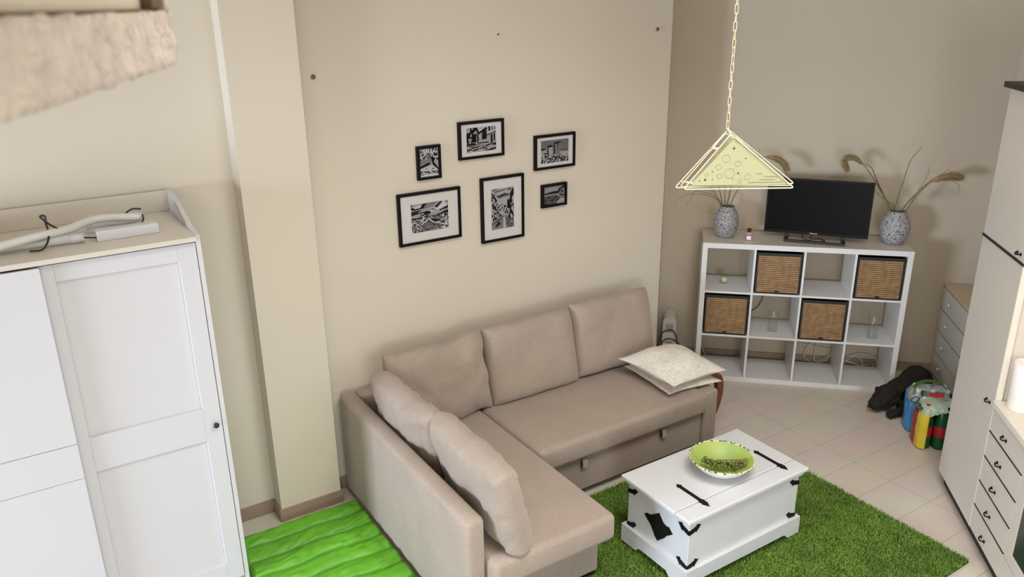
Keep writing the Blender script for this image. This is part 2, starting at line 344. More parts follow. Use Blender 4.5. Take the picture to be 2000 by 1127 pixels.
# plugged drill holes
for (x, z), lab in zip(((-3.151, 2.475), (-.768, 2.648), (-2.012, 2.653)), ('small grey wall plug left in the wall beside the column', 'small grey wall plug left high near the wall edge by the pendant chain', 'tiny filled plug hole high above the framed pictures')):
    bm = bmesh.new(); k = .5 if x == -2.012 else 1
    lathe(bm, [(0, 0), (.007, 0), (.011, .002), (.013, .006), (.010, .009), (.0055, .009), (.005, .004), (0, .004)], 16)
    for v in bm.verts: v.co *= k
    o = link('wall_plug', bm, M['brass'], smooth=True); o.location = (x, -.2125, z); o.rotation_euler = (PI / 2, 0, 0); tag(o, lab, 'wall plug', 'wall plugs')

# ------------------------------------------------------------------ framed prints
def raster(W_, H_, ops, seed, sky=.6):
    xs, ys = np.meshgrid((np.arange(W_) + .5) / W_, (np.arange(H_) + .5) / H_); A = np.full((H_, W_), sky)
    r_ = np.random.RandomState(seed)
    def nz(sx, sy, ang=0):
        a, b_ = math.cos(ang), math.sin(ang); out = np.zeros_like(xs)
        for i in range(H_):
            for j in range(W_):
                u, v = xs[i, j], ys[i, j]; out[i, j] = noise.noise(Vector(((u * a + v * b_) * sx, (-u * b_ + v * a) * sy, seed * 3.1)))
        return out
    def inside(pg):
        c = np.zeros_like(xs, bool); j = len(pg) - 1
        for i in range(len(pg)):
            xi, yi = pg[i]; xj, yj = pg[j]
            if yi != yj: c ^= ((yi > ys) != (yj > ys)) & (xs < (xj - xi) * (ys - yi) / (yj - yi) + xi)
            j = i
        return c
    for op in ops:
        k = op[0]
        if k == 'p': A[inside(op[2])] = op[1]
        elif k == 'l':   # stroke
            g, wd, pts = op[1:]
            for (x0, y0), (x1, y1) in zip(pts, pts[1:]):
                dx, dy = x1 - x0, y1 - y0; L = dx * dx + dy * dy + 1e-9
                t = np.clip(((xs - x0) * dx + (ys - y0) * dy) / L, 0, 1); A[np.hypot(xs - x0 - t * dx, ys - y0 - t * dy) < wd] = g
        elif k == 'n':   # ink texture inside polygon
            pg, sx, sy, ang, thr, g = op[1:]; m_ = inside(pg) & (nz(sx, sy, ang) > thr); A[m_] = g
    return np.clip(A, 0, 1)
R1 = [(0, 0), (1, 0), (1, 1), (0, 1)]
prints = {
 'A': ('wide print of a country path with a round tree under streaky clouds', -2.517, 1.633, .4136, .3138, .245, .172, [
    ('p', .45, [(.3, 0), (.75, 0), (.55, .16), (.3, .2)]), ('p', .8, [(.62, .2), (.85, .0), (1, .05), (1, .2), (.7, .3)]), ('n', [(0, 0), (1, 0), (1, .45), (0, .45)], 3, 16, -.25, .18, .12), ('p', .85, [(.32, .36), (.45, .26), (.62, .28), (.5, .38)]),
    ('p', .75, [(.0, .12), (.2, .04), (.32, .1), (.2, .2), (.05, .2)]), ('p', .08, [(0, .1), (.08, .12), (.1, .17), (.25, .14), (.32, .02), (.4, .02), (.34, .17), (.1, .22), (0, .18)]),
    ('p', .1, [(.62, .18), (.78, .02), (.86, .02), (.7, .22)]), ('p', .1, [(.75, .3), (1, .2), (1, .25), (.78, .34)]), ('p', .1, [(.6, .47), (1, .36), (1, .42), (.62, .52)]),
    ('p', .4, [(0, .5), (1, .45), (1, 1), (0, 1)]), ('n', [(0, .48), (1, .42), (1, 1), (0, 1)], 22, 26, .3, .05, .1), ('n', [(0, .5), (1, .45), (1, 1), (0, 1)], 30, 20, -.3, .2, .8),
    ('p', .05, [(0, .5), (.3, .48), (.3, .52), (0, .55)]), ('p', .1, [(.33, .42), (.34, .34), (.42, .28), (.5, .29), (.53, .35), (.48, .42), (.44, .4), (.44, .5), (.4, .5), (.39, .42)]),
    ('l', .1, .007, [(.25, .24), (.25, .75)]), ('p', .5, [(.44, .62), (.5, .6), (.98, .9), (.3, 1), (.22, .8)]), ('n', [(.44, .62), (.5, .6), (.9, .9), (.3, 1), (.22, .8)], 50, 40, .8, .0, .15),
    ('l', .85, .014, [(.24, .74), (.47, .58), (.6, .72), (1, .88)]), ('l', .8, .012, [(.1, .8), (.2, .68), (.3, .62)]), ('p', .1, [(.5, .58), (.62, .6), (.78, .7), (.6, .7)])]),
 'B': ('small portrait print of a tree trunk over a stone path', -2.508, 1.956, .1537, .1968, .127, .17, [
    ('n', [(0, 0), (1, 0), (1, .45), (0, .45)], 14, 18, .4, -.02, .06), ('n', [(0, 0), (1, 0), (1, .4), (0, .4)], 20, 20, 1, .15, .85), ('p', .35, [(.42, .15), (.62, .2), (.66, .4), (.42, .42)]), ('p', .45, [(0, .42), (.6, .38), (.7, .5), (0, .58)]),
    ('p', .05, [(.6, .3), (.8, .35), (.75, .5), (1, .75), (1, .8), (.7, .6)]), ('p', .08, [(0, .62), (.5, .5), (.62, .55), (.4, .62), (0, .7)]), ('p', .75, [(0, .72), (.5, .62), (.7, .62), (1, .8), (1, 1), (0, 1)]),
    ('n', [(0, .78), (1, .8), (1, .92), (0, .92)], 16, 30, 0, -.05, .25), ('p', .1, [(.28, .74), (.4, .67), (.38, .72)]), ('p', .1, [(.6, .72), (.8, .7), (.72, .75)]), ('p', .85, [(0, .93), (.9, .91), (.9, .96), (0, .98)])]),
 'C': ('landscape print of a village square below leaning roofs', -2.150, 2.056, .3151, .2238, .205, .145, [
    ('p', .6, R1), ('n', [(0, 0), (.34, 0), (.34, .6), (0, .6)], 12, 5, 0, .0, .06), ('p', .7, [(.32, 0), (.68, 0), (.4, .22)]), ('p', .05, [(.3, .0), (.36, .0), (.42, .2), (.66, .02), (.72, .08), (.38, .32)]),
    ('n', [(.4, .25), (.68, .12), (.68, .5), (.4, .55)], 9, 3, .1, .0, .08), ('p', .75, [(.72, 0), (1, 0), (1, .2), (.7, .3)]), ('n', [(.74, 0), (1, 0), (1, .15), (.74, .2)], 30, 3, 0, -.05, .08), ('l', .05, .018, [(.68, .36), (1, .22)]),
    ('p', .05, [(.82, .34), (.88, .33), (.88, .68), (.82, .7)]), ('p', .05, [(.92, .3), (.97, .3), (.97, .6), (.92, .62)]), ('p', .06, [(0, .36), (.3, .42), (.28, .46), (0, .42)]), ('p', .06, [(.03, .5), (.08, .5), (.08, .7), (.03, .7)]), ('p', .06, [(.15, .5), (.19, .5), (.19, .7), (.15, .7)]),
    ('p', .05, [(.35, .3), (.4, .32), (.4, .66), (.36, .66)]), ('p', .08, [(0, .64), (.3, .62), (.3, .7), (0, .74)]), ('p', .08, [(.4, .62), (.75, .62), (.75, .67), (.4, .67)]), ('p', .08, [(.7, .74), (1, .68), (1, .74), (.72, .78)]),
    ('n', [(0, .7), (1, .7), (1, 1), (0, 1)], 5, 26, -.15, .0, .12)]),
 'D': ('tall portrait print of a town street running downhill to the sea', -2.007, 1.610, .3136, .4126, .165, .26, [
    ('p', .65, R1), ('n', [(0, 0), (1, 0), (1, .3), (0, .3)], 3, 22, -.15, .25, .35), ('p', .15, [(.2, .19), (.6, .13), (.8, .17), (.6, .18), (.3, .22)]), ('p', .6, [(0, .1), (.25, .3), (.25, .8), (0, .85)]), ('p', .08, [(0, .1), (.06, .1), (.27, .3), (.2, .32)]),
    ('p', .08, [(1, 0), (1, .2), (.8, .32), (.86, .12)]), ('n', [(0, .15), (.28, .32), (.28, .8), (0, .85)], 14, 14, 0, .08, .1), ('n', [(.7, .3), (1, .2), (1, .85), (.68, .75)], 14, 12, 0, -.02, .1), ('n', [(.25, .4), (.7, .4), (.68, .72), (.25, .7)], 16, 16, 0, .05, .12),
    ('p', .07, [(.7, .3), (.86, .3), (.84, .55), (.7, .5)]), ('p', .08, [(.1, .58), (.22, .58), (.22, .74), (.1, .76)]), ('p', .7, [(.14, .62), (.2, .62), (.2, .7), (.14, .7)]), ('p', .45, [(.3, .7), (.65, .7), (1, .95), (1, 1), (0, 1), (0, .88)]), ('p', .7, [(.52, .7), (.6, .72), (.64, .98), (.52, 1)]),
    ('n', [(.62, .72), (1, .8), (1, 1), (.66, 1)], 40, 40, 0, -.05, .2), ('l', .1, .012, [(0, .86), (.4, .76), (.5, .7)]), ('p', .12, [(.15, .92), (.3, .8), (.42, .88), (.2, .95)])]),
 'E': ('landscape print of a castle ruin with two square towers', -1.607, 1.928, .3163, .2197, .215, .145, [
    ('p', .38, R1), ('p', .55, [(0, .45), (.2, .35), (.24, .8), (0, .85)]), ('p', .08, [(0, .34), (.17, .34), (.17, .4), (0, .42)]), ('p', .6, [(.22, .3), (.42, .28), (.42, .75), (.24, .8)]), ('p', .06, [(.23, .22), (.4, .22), (.42, .3), (.26, .32), (.26, .6), (.22, .62)]),
    ('p', .42, [(.48, .14), (.72, .12), (.7, .72), (.48, .74)]), ('p', .07, [(.46, .12), (.72, .1), (.72, .17), (.62, .17), (.62, .6), (.58, .18), (.5, .18), (.5, .8), (.46, .8)]), ('p', .07, [(.1, .55), (.28, .55), (.28, .75), (.1, .72)]), ('p', .6, [(.15, .6), (.24, .6), (.24, .66), (.15, .66)]),
    ('l', .1, .012, [(.72, .48), (1, .5)]), ('p', .6, [(.7, .53), (1, .55), (1, .75), (.7, .75)]), ('n', [(0, .68), (1, .68), (1, 1), (0, 1)], 14, 14, 0, -.02, .1), ('n', [(0, .6), (1, .7), (1, 1), (0, 1)], 18, 18, .5, .2, .75)]),
 'F': ('small landscape print of a calm bay with a rocky headland', -1.611, 1.642, .1989, .1516, .168, .121, [
    ('p', .55, R1), ('p', .08, [(0, .37), (.4, .3), (.68, .3), (.72, .16), (.85, .1), (1, .0), (1, .2), (.85, .22), (.78, .45), (.6, .42), (0, .42)]), ('p', .45, [(.78, .22), (1, .15), (1, .75), (.7, .6)]),
    ('n', [(.72, .15), (1, .1), (1, .7), (.7, .7)], 12, 12, .6, .05, .12), ('p', .45, [(0, .43), (.6, .43), (.7, .5), (.5, .55), (0, .52)]), ('p', .3, [(0, .54), (.6, .52), (.8, .7), (.6, 1), (0, 1)]), ('n', [(0, .54), (.9, .54), (.8, 1), (0, 1)], 12, 10, .4, .1, .12), ('p', .6, [(.6, .95), (.8, .7), (1, .7), (1, .85), (.7, 1)])]),
}
M['ink'] = bpy.data.materials.new('printed_ink'); M['ink'].use_nodes = True
_a = M['ink'].node_tree.nodes.new('ShaderNodeVertexColor'); _a.layer_name = 'ink'
M['ink'].node_tree.links.new(_a.outputs[0], M['ink'].node_tree.nodes['Principled BSDF'].inputs['Base Color']); M['ink'].node_tree.nodes['Principled BSDF'].inputs['Roughness'].default_value = .8; M['ink'].node_tree.nodes['Principled BSDF'].inputs['Specular IOR Level'].default_value = .1
for key, (lab, cx, cz, w_, h_, pw, ph, ops) in prints.items():
    fr = empty('picture_frame', (cx, -.213, cz), 0, 'black framed ' + lab, 'picture', 'framed black and white prints')
    f = .016; d = .022; bm = bmesh.new()
    for q in ((-w_ / 2, w_ / 2, -d, 0, h_ / 2 - f, h_ / 2), (-w_ / 2, w_ / 2, -d, 0, -h_ / 2, -h_ / 2 + f), (-w_ / 2, -w_ / 2 + f, -d, 0, -h_ / 2 + f, h_ / 2 - f), (w_ / 2 - f, w_ / 2, -d, 0, -h_ / 2 + f, h_ / 2 - f)): box(bm, *q)
    link('frame', bm, M['frame'], fr)
    B('mount', (-w_ / 2 + f, w_ / 2 - f, -.012, -.002, -h_ / 2 + f, h_ / 2 - f), M['mat_board'], fr)
    nx = int(pw / .0017); ny = int(ph / .0017); A = raster(nx, ny, ops, ord(key) - 60)
    me = bpy.data.meshes.new('print'); vs = []; fs = []
    for j in range(ny + 1):
        for i in range(nx + 1): vs.append((-pw / 2 + pw * i / nx, -.0135, ph / 2 - ph * j / ny))
    for j in range(ny):
        for i in range(nx): a = j * (nx + 1) + i; fs.append((a, a + nx + 1, a + nx + 2, a + 1))
    me.from_pydata(vs, [], fs); ca = me.color_attributes.new('ink', 'FLOAT_COLOR', 'CORNER')
    g = np.repeat(A.reshape(-1), 4) * .84; g = g ** 1.8 + .002; arr = np.stack([g, g * .94, g * .98, np.ones_like(g)], 1); ca.data.foreach_set('color', arr.astype(np.float32).ravel())
    me.materials.append(M['ink']); o = bpy.data.objects.new('print', me); COL.objects.link(o); o.parent = fr

# ------------------------------------------------------------------ soft cushions
def cushion(w_, h_, th, seed, p=6, edge=.55, wr=.006, pinch=.0, ws=5, n=36, sag=0):
    """pillow standing in local xz, thickness along y"""
    bm = bmesh.new(); grid = {}
    for side in (-1, 1):
        for i in range(n + 1):
            for j in range(n + 1):
                if (i in (0, n) or j in (0, n)) and side == 1: grid[side, i, j] = grid[-1, i, j]; continue
                u = -1 + 2 * i / n; v = -1 + 2 * j / n
                u = math.copysign(1 - (1 - abs(u)) ** 1.25, u); v = math.copysign(1 - (1 - abs(v)) ** 1.25, v)
                t = (max(0, 1 - abs(u) ** p) * max(0, 1 - abs(v) ** p)) ** edge
                k = 1 - pinch * (abs(u) ** 2 * (1 - v * v) * 1.0); k2 = 1 - pinch * (abs(v) ** 2 * (1 - u * u))
                x = u * w_ / 2 * k; z = v * h_ / 2 * k2
                q = Vector((x * ws, side * 3 + seed, z * ws)); nn = noise.noise(q) + .5 * noise.noise(q * 2.3)
                rid = abs(noise.noise(Vector((x * ws * 2.2 + z * 3, seed, z * ws * .8)))); e_ = max(abs(u), abs(v)) ** 3
                y = side * (th / 2 * t) + side * nn * wr * t + (-side) * max(0, .18 - rid) * wr * 4 * t * (.3 + e_)
                z -= sag * (1 - u * u) * max(0, v) ** 2
                x += noise.noise(Vector((0, z * 6, seed + 9))) * wr * abs(u); z += noise.noise(Vector((x * 6, 4, seed))) * wr * abs(v) * 1.2
                grid[side, i, j] = bm.verts.new((x, y, z))
    for side in (-1, 1):
        for i in range(n):
            for j in range(n):
                f = (grid[side, i, j], grid[side, i + 1, j], grid[side, i + 1, j + 1], grid[side, i, j + 1])
                try: bm.faces.new(f if side < 0 else f[::-1])
                except ValueError: pass
    return bm
def place_cushion(name, bm, m, loc, rot, label, cat, group):
    o = link(name, bm, m, smooth=True); o.location = loc; o.rotation_euler = rot; tag(o, label, cat, group); return o

# ------------------------------------------------------------------ sofa
sofa = empty('corner_sofa', (-3.18, -.25, 0), 0, 'beige fabric corner sofa with chaise, standing against the picture wall', 'sofa')
ox, oy = -3.18, -.25
def SB(name, x0, x1, y0, y1, z0, z1, bev, m='sofa', seg=4, parent=None):
    o = B(name, (x0 - ox, x1 - ox, y0 - oy, y1 - oy, z0, z1), M[m], parent or sofa, bev=bev, seg=seg, smooth=True); return o
SB('armrest', -3.19, -3.088, -1.775, -.245, .02, .66, .028)
SB('backrest', -3.086, -.95, -.345, -.235, .05, .655, .02)
SB('chaise_base', -3.085, -2.40, -1.735, -.35, .045, .285, .012)
SB('sofa_base', -2.398, -1.045, -1.06, -.35, .05, .285, .01)
SB('chaise_seat', -3.085, -2.375, -1.845, -.35, .29, .44, .035, seg=5)
SB('seat', -2.371, -1.045, -1.165, -.35, .29, .44, .035, seg=5)
dw = SB('drawer_front', -2.398, -1.05, -1.115, -1.065, .05, .272, .008)
SB('armrest', -1.042, -.925, -1.135, -.35, .03, .425, .02)
for x in (-2.03, -1.40):
    bm = bmesh.new(); pts = [(0, -.0, .03), (0, -.014, .02), (0, -.026, -.008), (0, -.024, -.040), (0, -.010, -.050), (0, -.004, -.03), (0, 0, .02)]
    L = []
    for p_ in spline(pts, 4): L.append((bm.verts.new(p_ + Vector((-.018, 0, 0))), bm.verts.new(p_ + Vector((.018, 0, 0)))))
    for a, b_ in zip(L, L[1:]): bm.faces.new((a[0], a[1], b_[1], b_[0]))
    bmesh.ops.solidify(bm, geom=bm.faces[:], thickness=.003)
    o = link('pull_tab', bm, M['tab'], dw, smooth=True); o.location = (x - ox, -1.118 - oy, .262)
# feet
for x, y in ((-3.05, -1.68), (-2.45, -1.68), (-1.0, -1.05), (-1.0, -.4), (-3.05, -.4)):
    SB('foot', x - .03, x + .03, y - .03, y + .03, .0125 if -2.9 < x < -2.0 else 0, .05, .004, 'black')
G = 'loose back cushions on the sofa'
tilt = -.24
place_cushion('back_cushion', cushion(.665, .50, .17, 1, 6, .5, .021, ws=6, sag=.012), M['sofa'], (-2.638, -.475, .675), (tilt, 0, 0), 'beige creased back cushion against the picture wall, nearest the sofa corner', 'cushion', G)
place_cushion('back_cushion', cushion(.67, .50, .16, 12, 7, .5, .005), M['sofa'], (-1.965, -.475, .68), (tilt, 0, 0), 'beige smooth back cushion in the middle of the row along the picture wall', 'cushion', G)
place_cushion('back_cushion', cushion(.67, .50, .16, 23, 7, .5, .006), M['sofa'], (-1.29, -.47, .69), (tilt, .01, 0), 'beige back cushion at the end nearest the shelf unit and the heater', 'cushion', G)
place_cushion('back_cushion', cushion(.66, .46, .165, 34, 9, .42, .019, ws=6, sag=.02), M['sofa'], (-2.99, -.84, .66), (-.22, 0, PI / 2 + .05), 'beige slouched cushion leaning on the left armrest, nearer the picture wall', 'cushion', G)
place_cushion('back_cushion', cushion(.69, .46, .165, 45, 10, .40, .017, ws=6), M['sofa'], (-2.965, -1.51, .665), (-.20, 0, PI / 2 - .03), 'beige cushion leaning on the left armrest at the open end of the chaise', 'cushion', G)
# patterned pillows lying on the right end
G = 'patterned throw pillows piled on the sofa'
place_cushion('throw_pillow', cushion(.46, .47, .075, 60, 3.2, .8, .008, pinch=.05), M['pillow'], (-1.085, -.86, .470), (PI / 2 + .03, .05, -.05), 'cream leaf-patterned pillow lying flat on the seat, the lower of two', 'pillow', G)
place_cushion('throw_pillow', cushion(.51, .50, .19, 71, 2.6, .85, .014, pinch=.07), M['pillow'], (-1.11, -.885, .555), (PI / 2 + .03, .06, .06), 'plump cream leaf-patterned pillow, the upper of two at the sofa end', 'pillow', G)

# bentwood stool tucked behind the sofa end
st = empty('bentwood_stool', (-.80, -.80, 0), 0, 'red-brown bentwood stool peeping out behind the right end of the sofa', 'stool')
def strip(y_, pts, wid, parent):
    P_ = spline([(a, 0, b_) for a, b_ in pts], 6); rows = []; bm = bmesh.new(); n_ = len(P_)
    for i, p_ in enumerate(P_):
        d_ = (P_[min(i + 1, n_ - 1)] - P_[max(i - 1, 0)]).normalized(); nr = Vector((-d_.z, 0, d_.x)) * (wid * .5 * (1 - .55 * (i / n_) ** 3))
        rows.append([bm.verts.new((p_.x + nr.x * k, y_ + s_ * .016, max(0, p_.z + nr.z * k))) for s_, k in ((-1, -1), (1, -1), (1, 1), (-1, 1))])
    for a, b_ in zip(rows, rows[1:]):
        for k in range(4): bm.faces.new((a[k], a[(k + 1) % 4], b_[(k + 1) % 4], b_[k]))
    bm.faces.new(rows[0]); bm.faces.new(rows[-1][::-1]); return autosmooth(link('leg_frame', bm, M['woodleg'], parent))
for y_ in (-.19, .19):
    strip(y_, [(-.085, .428), (-.03, .428), (.018, .40), (.035, .31), (.012, .20), (-.035, .11), (-.075, .04), (-.09, .0)], .058, st)
B('seat', (-.112, -.02, -.172, .172, .412, .444), M['woodleg'], st, bev=.008)

# ------------------------------------------------------------------ storage chest
ch = empty('storage_chest', (-1.70, -1.845, .035), 0, 'white painted wooden chest with black iron fittings standing on the green rug', 'chest')
def CB(name, x0, x1, y0, y1, z0, z1, m='chestw', bev=.003, parent=None, seg=2): return B(name, (x0 + 1.70, x1 + 1.70, y0 + 1.845, y1 + 1.845, z0 - .035, z1 - .035), M[m], parent or ch, bev=bev, seg=seg)
X0, X1, Y0, Y1 = -2.105, -1.292, -2.072, -1.618
CB('body', X0, X1, Y0, Y1, .06, .425)
# plinth with bracket feet
bm = bmesh.new(); a = .022; zt, zb, zc = .105, .0, .028
def rail(p, q, ax, at, th):
    pl = [(p, zb), (p + .09, zb), (p + .12, zc), (q - .12, zc), (q - .09, zb), (q, zb), (q, zt - .012), (q - .008 if 0 else q, zt), (p, zt)]
    prism(bm, pl, ax, at, at + th)
x0, x1, y0, y1 = X0 - a + 1.70, X1 + a + 1.70, Y0 - a + 1.845, Y1 + a + 1.845
rail(x0, x1, 'y', y0, a + .004); rail(x0, x1, 'y', y1 - a - .004, a + .004); rail(y0 + a + .0045, y1 - a - .0045, 'x', x0, a + .004); rail(y0 + a + .0045, y1 - a - .0045, 'x', x1 - a - .004, a + .004)
link('plinth', bm, M['chestw'], ch)
LZ0, LZ1 = .425, .450; LX0, LX1, LY0, LY1 = -2.142, -1.258, -2.103, -1.592; LS = -2.0
CB('molding', X0 - .014, X1 + .014, Y0 - .014, Y1 + .014, .400, .425)
CB('lid_strip', LX0, LX1, LY0, LS - .0015, LZ0, LZ1, bev=.007, seg=3)
lid = CB('lid', LX0, LX1, LS + .0015, LY1, LZ0, LZ1, bev=.007, seg=3)
def ironflat(pg, name, place, parent, th=.004):
    bm = bmesh.new(); prism(bm, pg, 'z', 0, th); bmesh.ops.bevel(bm, geom=[e for e in bm.edges], offset=.0008, segments=1, affect='EDGES')
    o = link(name, bm, M['iron'], parent); o.matrix_local = place; return o
hinge = [(-.115, 0), (-.095, .016), (-.082, .009), (.055, .009), (.065, .018), (.08, .013), (.088, .018), (.122, 0), (.088, -.018), (.08, -.013), (.065, -.018), (.055, -.009), (-.082, -.009), (-.095, -.016)]
for x, y in ((-1.965, -1.942), (-1.375, -1.936)):
    ironflat(hinge, 'strap_hinge', Matrix.Translation((x + 1.70, y + 1.845, LZ1 - .035)) @ Matrix.Rotation(-PI / 2, 4, 'Z'), lid)
# ornate lock plate on the end facing the sofa arm
plate = [(-0.125, -0.005), (-0.107, 0.01), (-0.09, 0.012), (-0.078, 0.013), (-0.049, 0.036), (-0.017, 0.061), (-0.006, 0.048), (0.015, 0.022), (0.041, 0.013), (0.058, 0.02), (0.069, 0.009), (0.088, -0.006), (0.067, -0.024), (0.045, -0.04), (0.029, -0.065), (0.012, -0.08), (-0.018, -0.11), (-0.04, -0.093), (-0.062, -0.058), (-0.074, -0.04), (-0.099, -0.026)]
Rx = Matrix(((0, 0, -1, 0), (-1, 0, 0, 0), (0, 1, 0, 0), (0, 0, 0, 1)))   # local x -> -y, local y -> z, thickness -> -x
ironflat(plate, 'lock_plate', Matrix.Translation((X0 + 1.70, -1.875 + 1.845, .288 - .035)) @ Rx, ch)
arrow = [(0, -.012), (.042, -.012), (.046, -.022), (.078, .006), (.052, .022), (.048, .012), (0, .012)]
def corner(xc, yc, sx, sy, zc_):
    bm = bmesh.new()
    k = -1
    for (u, v) in (('x', sx), ('y', sy)):
        pg = [(a_, b_ + (a_ * .28)) for a_, b_ in [(0, -.014), (.045, -.014), (.046, -.022), (.075, .004), (.05, .022), (.046, .012), (0, .010)]]
        if u == 'x':   # on the face with normal y, running inward from the corner along -sx
            A = [(xc - sx * p_[0] + 0, p_[1] + zc_) for p_ in pg]; prism(bm, A, 'y', yc, yc + sy * .004)
        else:
            A = [(yc - sy * p_[0], p_[1] + zc_) for p_ in pg]; prism(bm, A, 'x', xc, xc + sx * .004)
    link('corner_bracket', bm, M['iron'], ch)
for xc, sx in ((X0, -1), (X1, 1)):
    for yc, sy in ((Y0, -1), (Y1, 1)):
        for zz in (.355, .148): corner(xc + 1.70, yc + 1.845, sx, sy, zz - .035)

# bowl of grapes
bc = Vector((-1.687, -1.872, .4505))
bowl = empty('enamel_bowl', bc, 0, 'lime green chipped enamel bowl standing on the white chest', 'bowl')
bm = bmesh.new(); lathe(bm, [(0, .0), (.062, 0), (.066, .004), (.095, .02), (.130, .045), (.155, .074), (.165, .092)], 64); link('outer_wall', bm, M['bowl_out'], bowl, smooth=True)
bm = bmesh.new(); lathe(bm, [(.1655, .0925), (.152, .076), (.128, .048), (.095, .024), (.06, .010), (0, .007)], 64); link('inner_glaze', bm, M['bowl_in'], bowl, smooth=True)
bm = bmesh.new(); tube(bm, [(.168 * math.cos(a), .168 * math.sin(a), .093) for a in [2 * PI * k / 64 for k in range(64)]], .0042, 8, closed=True); link('rim', bm, M['bowl_rim'], bowl, smooth=True)
gr = empty('grape_bunch', bc + Vector((.005, -.015, .02)), 0, 'bunch of small green grapes lying in the enamel bowl', 'grapes')
bm = bmesh.new(); bmesh.ops.create_uvsphere(bm, u_segments=12, v_segments=8, radius=.0098); g0 = link('grape', bm, M['grape'], gr, smooth=True)
bm = bmesh.new(); bmesh.ops.create_uvsphere(bm, u_segments=12, v_segments=8, radius=.0092); g1 = link('grape', bm, M['grape2'], gr, smooth=True)
placed = []; tries = 0
while len(placed) < 99 and tries < 20000:
    tries += 1; a = random.random() * 2 * PI; rr_ = math.sqrt(random.random())
    x = rr_ * .118 * math.cos(a); y = rr_ * .074 * math.sin(a)
    x, y = x * .8 - y * .6, x * -.62 + y * .75; r2 = math.hypot(x, y); zb_ = max(.002, (r2 - .05) * .5); z = zb_ + random.random() * .040 * (1 - rr_ * .6) + .016
    if r2 > .112: continue
    p_ = Vector((x, y, z))
    if all((p_ - o_).length > .0155 for o_ in placed): placed.append(p_)
for i, p_ in enumerate(placed):
    if i == 0: o = g0
    elif i == 1: o = g1
    else: o = (g0 if random.random() < .65 else g1).copy(); COL.objects.link(o); o.parent = gr
    o.location = p_; s_ = .85 + random.random() * .35; o.scale = (s_, s_, s_ * 1.1)
bm = bmesh.new(); tube(bm, spline([(-.09, .06, .035), (-.03, .03, .052), (.03, .0, .05), (.075, -.04, .055), (.10, -.065, .062)], 6), .0022, 6)
for p_ in placed[::4]: tube(bm, [(p_.x * .6, p_.y * .6, .045), tuple(p_)], .0011, 5)
link('stem', bm, M['grapestem'], gr, smooth=True)

# ------------------------------------------------------------------ rug
rug = empty('shaggy_rug', (-1.85, -1.94, 0), 0, 'green shaggy rug under the white chest and the chaise', 'rug')
RX0, RX1, RY0, RY1 = -2.95, -.695, -2.735, -1.155
B('backing', (RX0 + 1.85, RX1 + 1.85, RY0 + 1.94, RY1 + 1.94, 0, .012), M['rugbase'], rug, bev=.003)
n = 200000; X = rng.uniform(RX0, RX1, n); Y = rng.uniform(RY0, RY1, n)
keep = ~((X < -2.40) & (Y > -1.74)) & ~((X > -2.09) & (X < -1.31) & (Y > -2.06) & (Y < -1.63)); X = X[keep]; Y = Y[keep]; n = len(X)
hh = rng.uniform(.012, .022, n); an = rng.uniform(0, 2 * PI, n); lean = rng.uniform(.0, .016, n); la = rng.uniform(0, 2 * PI, n); wd = rng.uniform(.0014, .0028, n)
base = np.stack([X, Y, np.full(n, .010)], 1) - np.array([-1.85, -1.94, 0]); dx = np.stack([np.cos(an) * wd, np.sin(an) * wd, 0 * an], 1)
top = base + np.stack([np.cos(la) * lean, np.sin(la) * lean, hh], 1)
V = np.stack([base - dx, base + dx, top + dx * .6, top - dx * .6], 1).reshape(-1, 3); F = np.arange(4 * n).reshape(n, 4)
me = bpy.data.meshes.new('pile'); me.vertices.add(4 * n); me.vertices.foreach_set('co', V.ravel().astype(np.float32)); me.loops.add(4 * n); me.loops.foreach_set('vertex_index', F.ravel().astype(np.int32))
me.polygons.add(n); me.polygons.foreach_set('loop_start', (np.arange(n) * 4).astype(np.int32)); me.update(calc_edges=True); me.validate(); me.materials.append(M['pile'])
o = bpy.data.objects.new('pile', me); COL.objects.link(o); o.parent = rug; o['kind'] = 'stuff'

# ------------------------------------------------------------------ quilted green mattress pad
bm = bmesh.new(); qx0, qx1, qy0, qy1 = -3.925, -3.194, -2.35, -.425; nx, ny = 110, 560; g = {}
for i in range(nx + 1):
    for j in range(ny + 1):
        x = qx0 + (qx1 - qx0) * i / nx; y = qy0 + (qy1 - qy0) * j / ny
        ph_ = (y - qy1) / .135 + (x - qx1) * .15 + noise.noise(Vector((x * 3, y * 2, 1))) * .12
        c_ = abs(math.sin(ph_ * PI)) ** .30; c_ = c_ * (1 - .5 * math.exp(-((abs((ph_ % 1 + .5) % 1 - .5)) / .035) ** 2)); ed = min(1, min(i, nx - i) / 4) ** .5 * min(1, min(j, ny - j) / 6) ** .5
        wr = noise.noise(Vector((x * 14 + y * 6, y * 22 - x * 9, 2))) * .006 + abs(noise.noise(Vector((x * 9 - y * 14, y * 18, 6)))) * .014
        g[i, j] = bm.verts.new((x, y + noise.noise(Vector((x * 5, 0, 3))) * .012, .004 + (.006 + .046 * c_ + wr * c_) * ed))
for i in range(nx):
    for j in range(ny): bm.faces.new((g[i, j], g[i + 1, j], g[i + 1, j + 1], g[i, j + 1]))
o = link('quilted_pad', bm, M['quilt'], smooth=True); tag(o, 'bright green quilted pad spread on the floor between wardrobe and sofa', 'quilt')

# ------------------------------------------------------------------ wardrobe
wd_ = empty('wardrobe', (-4.58, -.5, 0), 0, 'tall white wardrobe with sliding panelled doors and a raised gallery rim', 'wardrobe')
def WB(name, x0, x1, y0, y1, z0, z1, m='white', bev=.002, parent=None): return B(name, (x0 + 4.58, x1 + 4.58, y0 + .5, y1 + .5, z0, z1), M[m], parent or wd_, bev=bev)
WX0, WX1, WF, WBk = -5.20, -3.935, -.80, -.235; ZT = 1.885
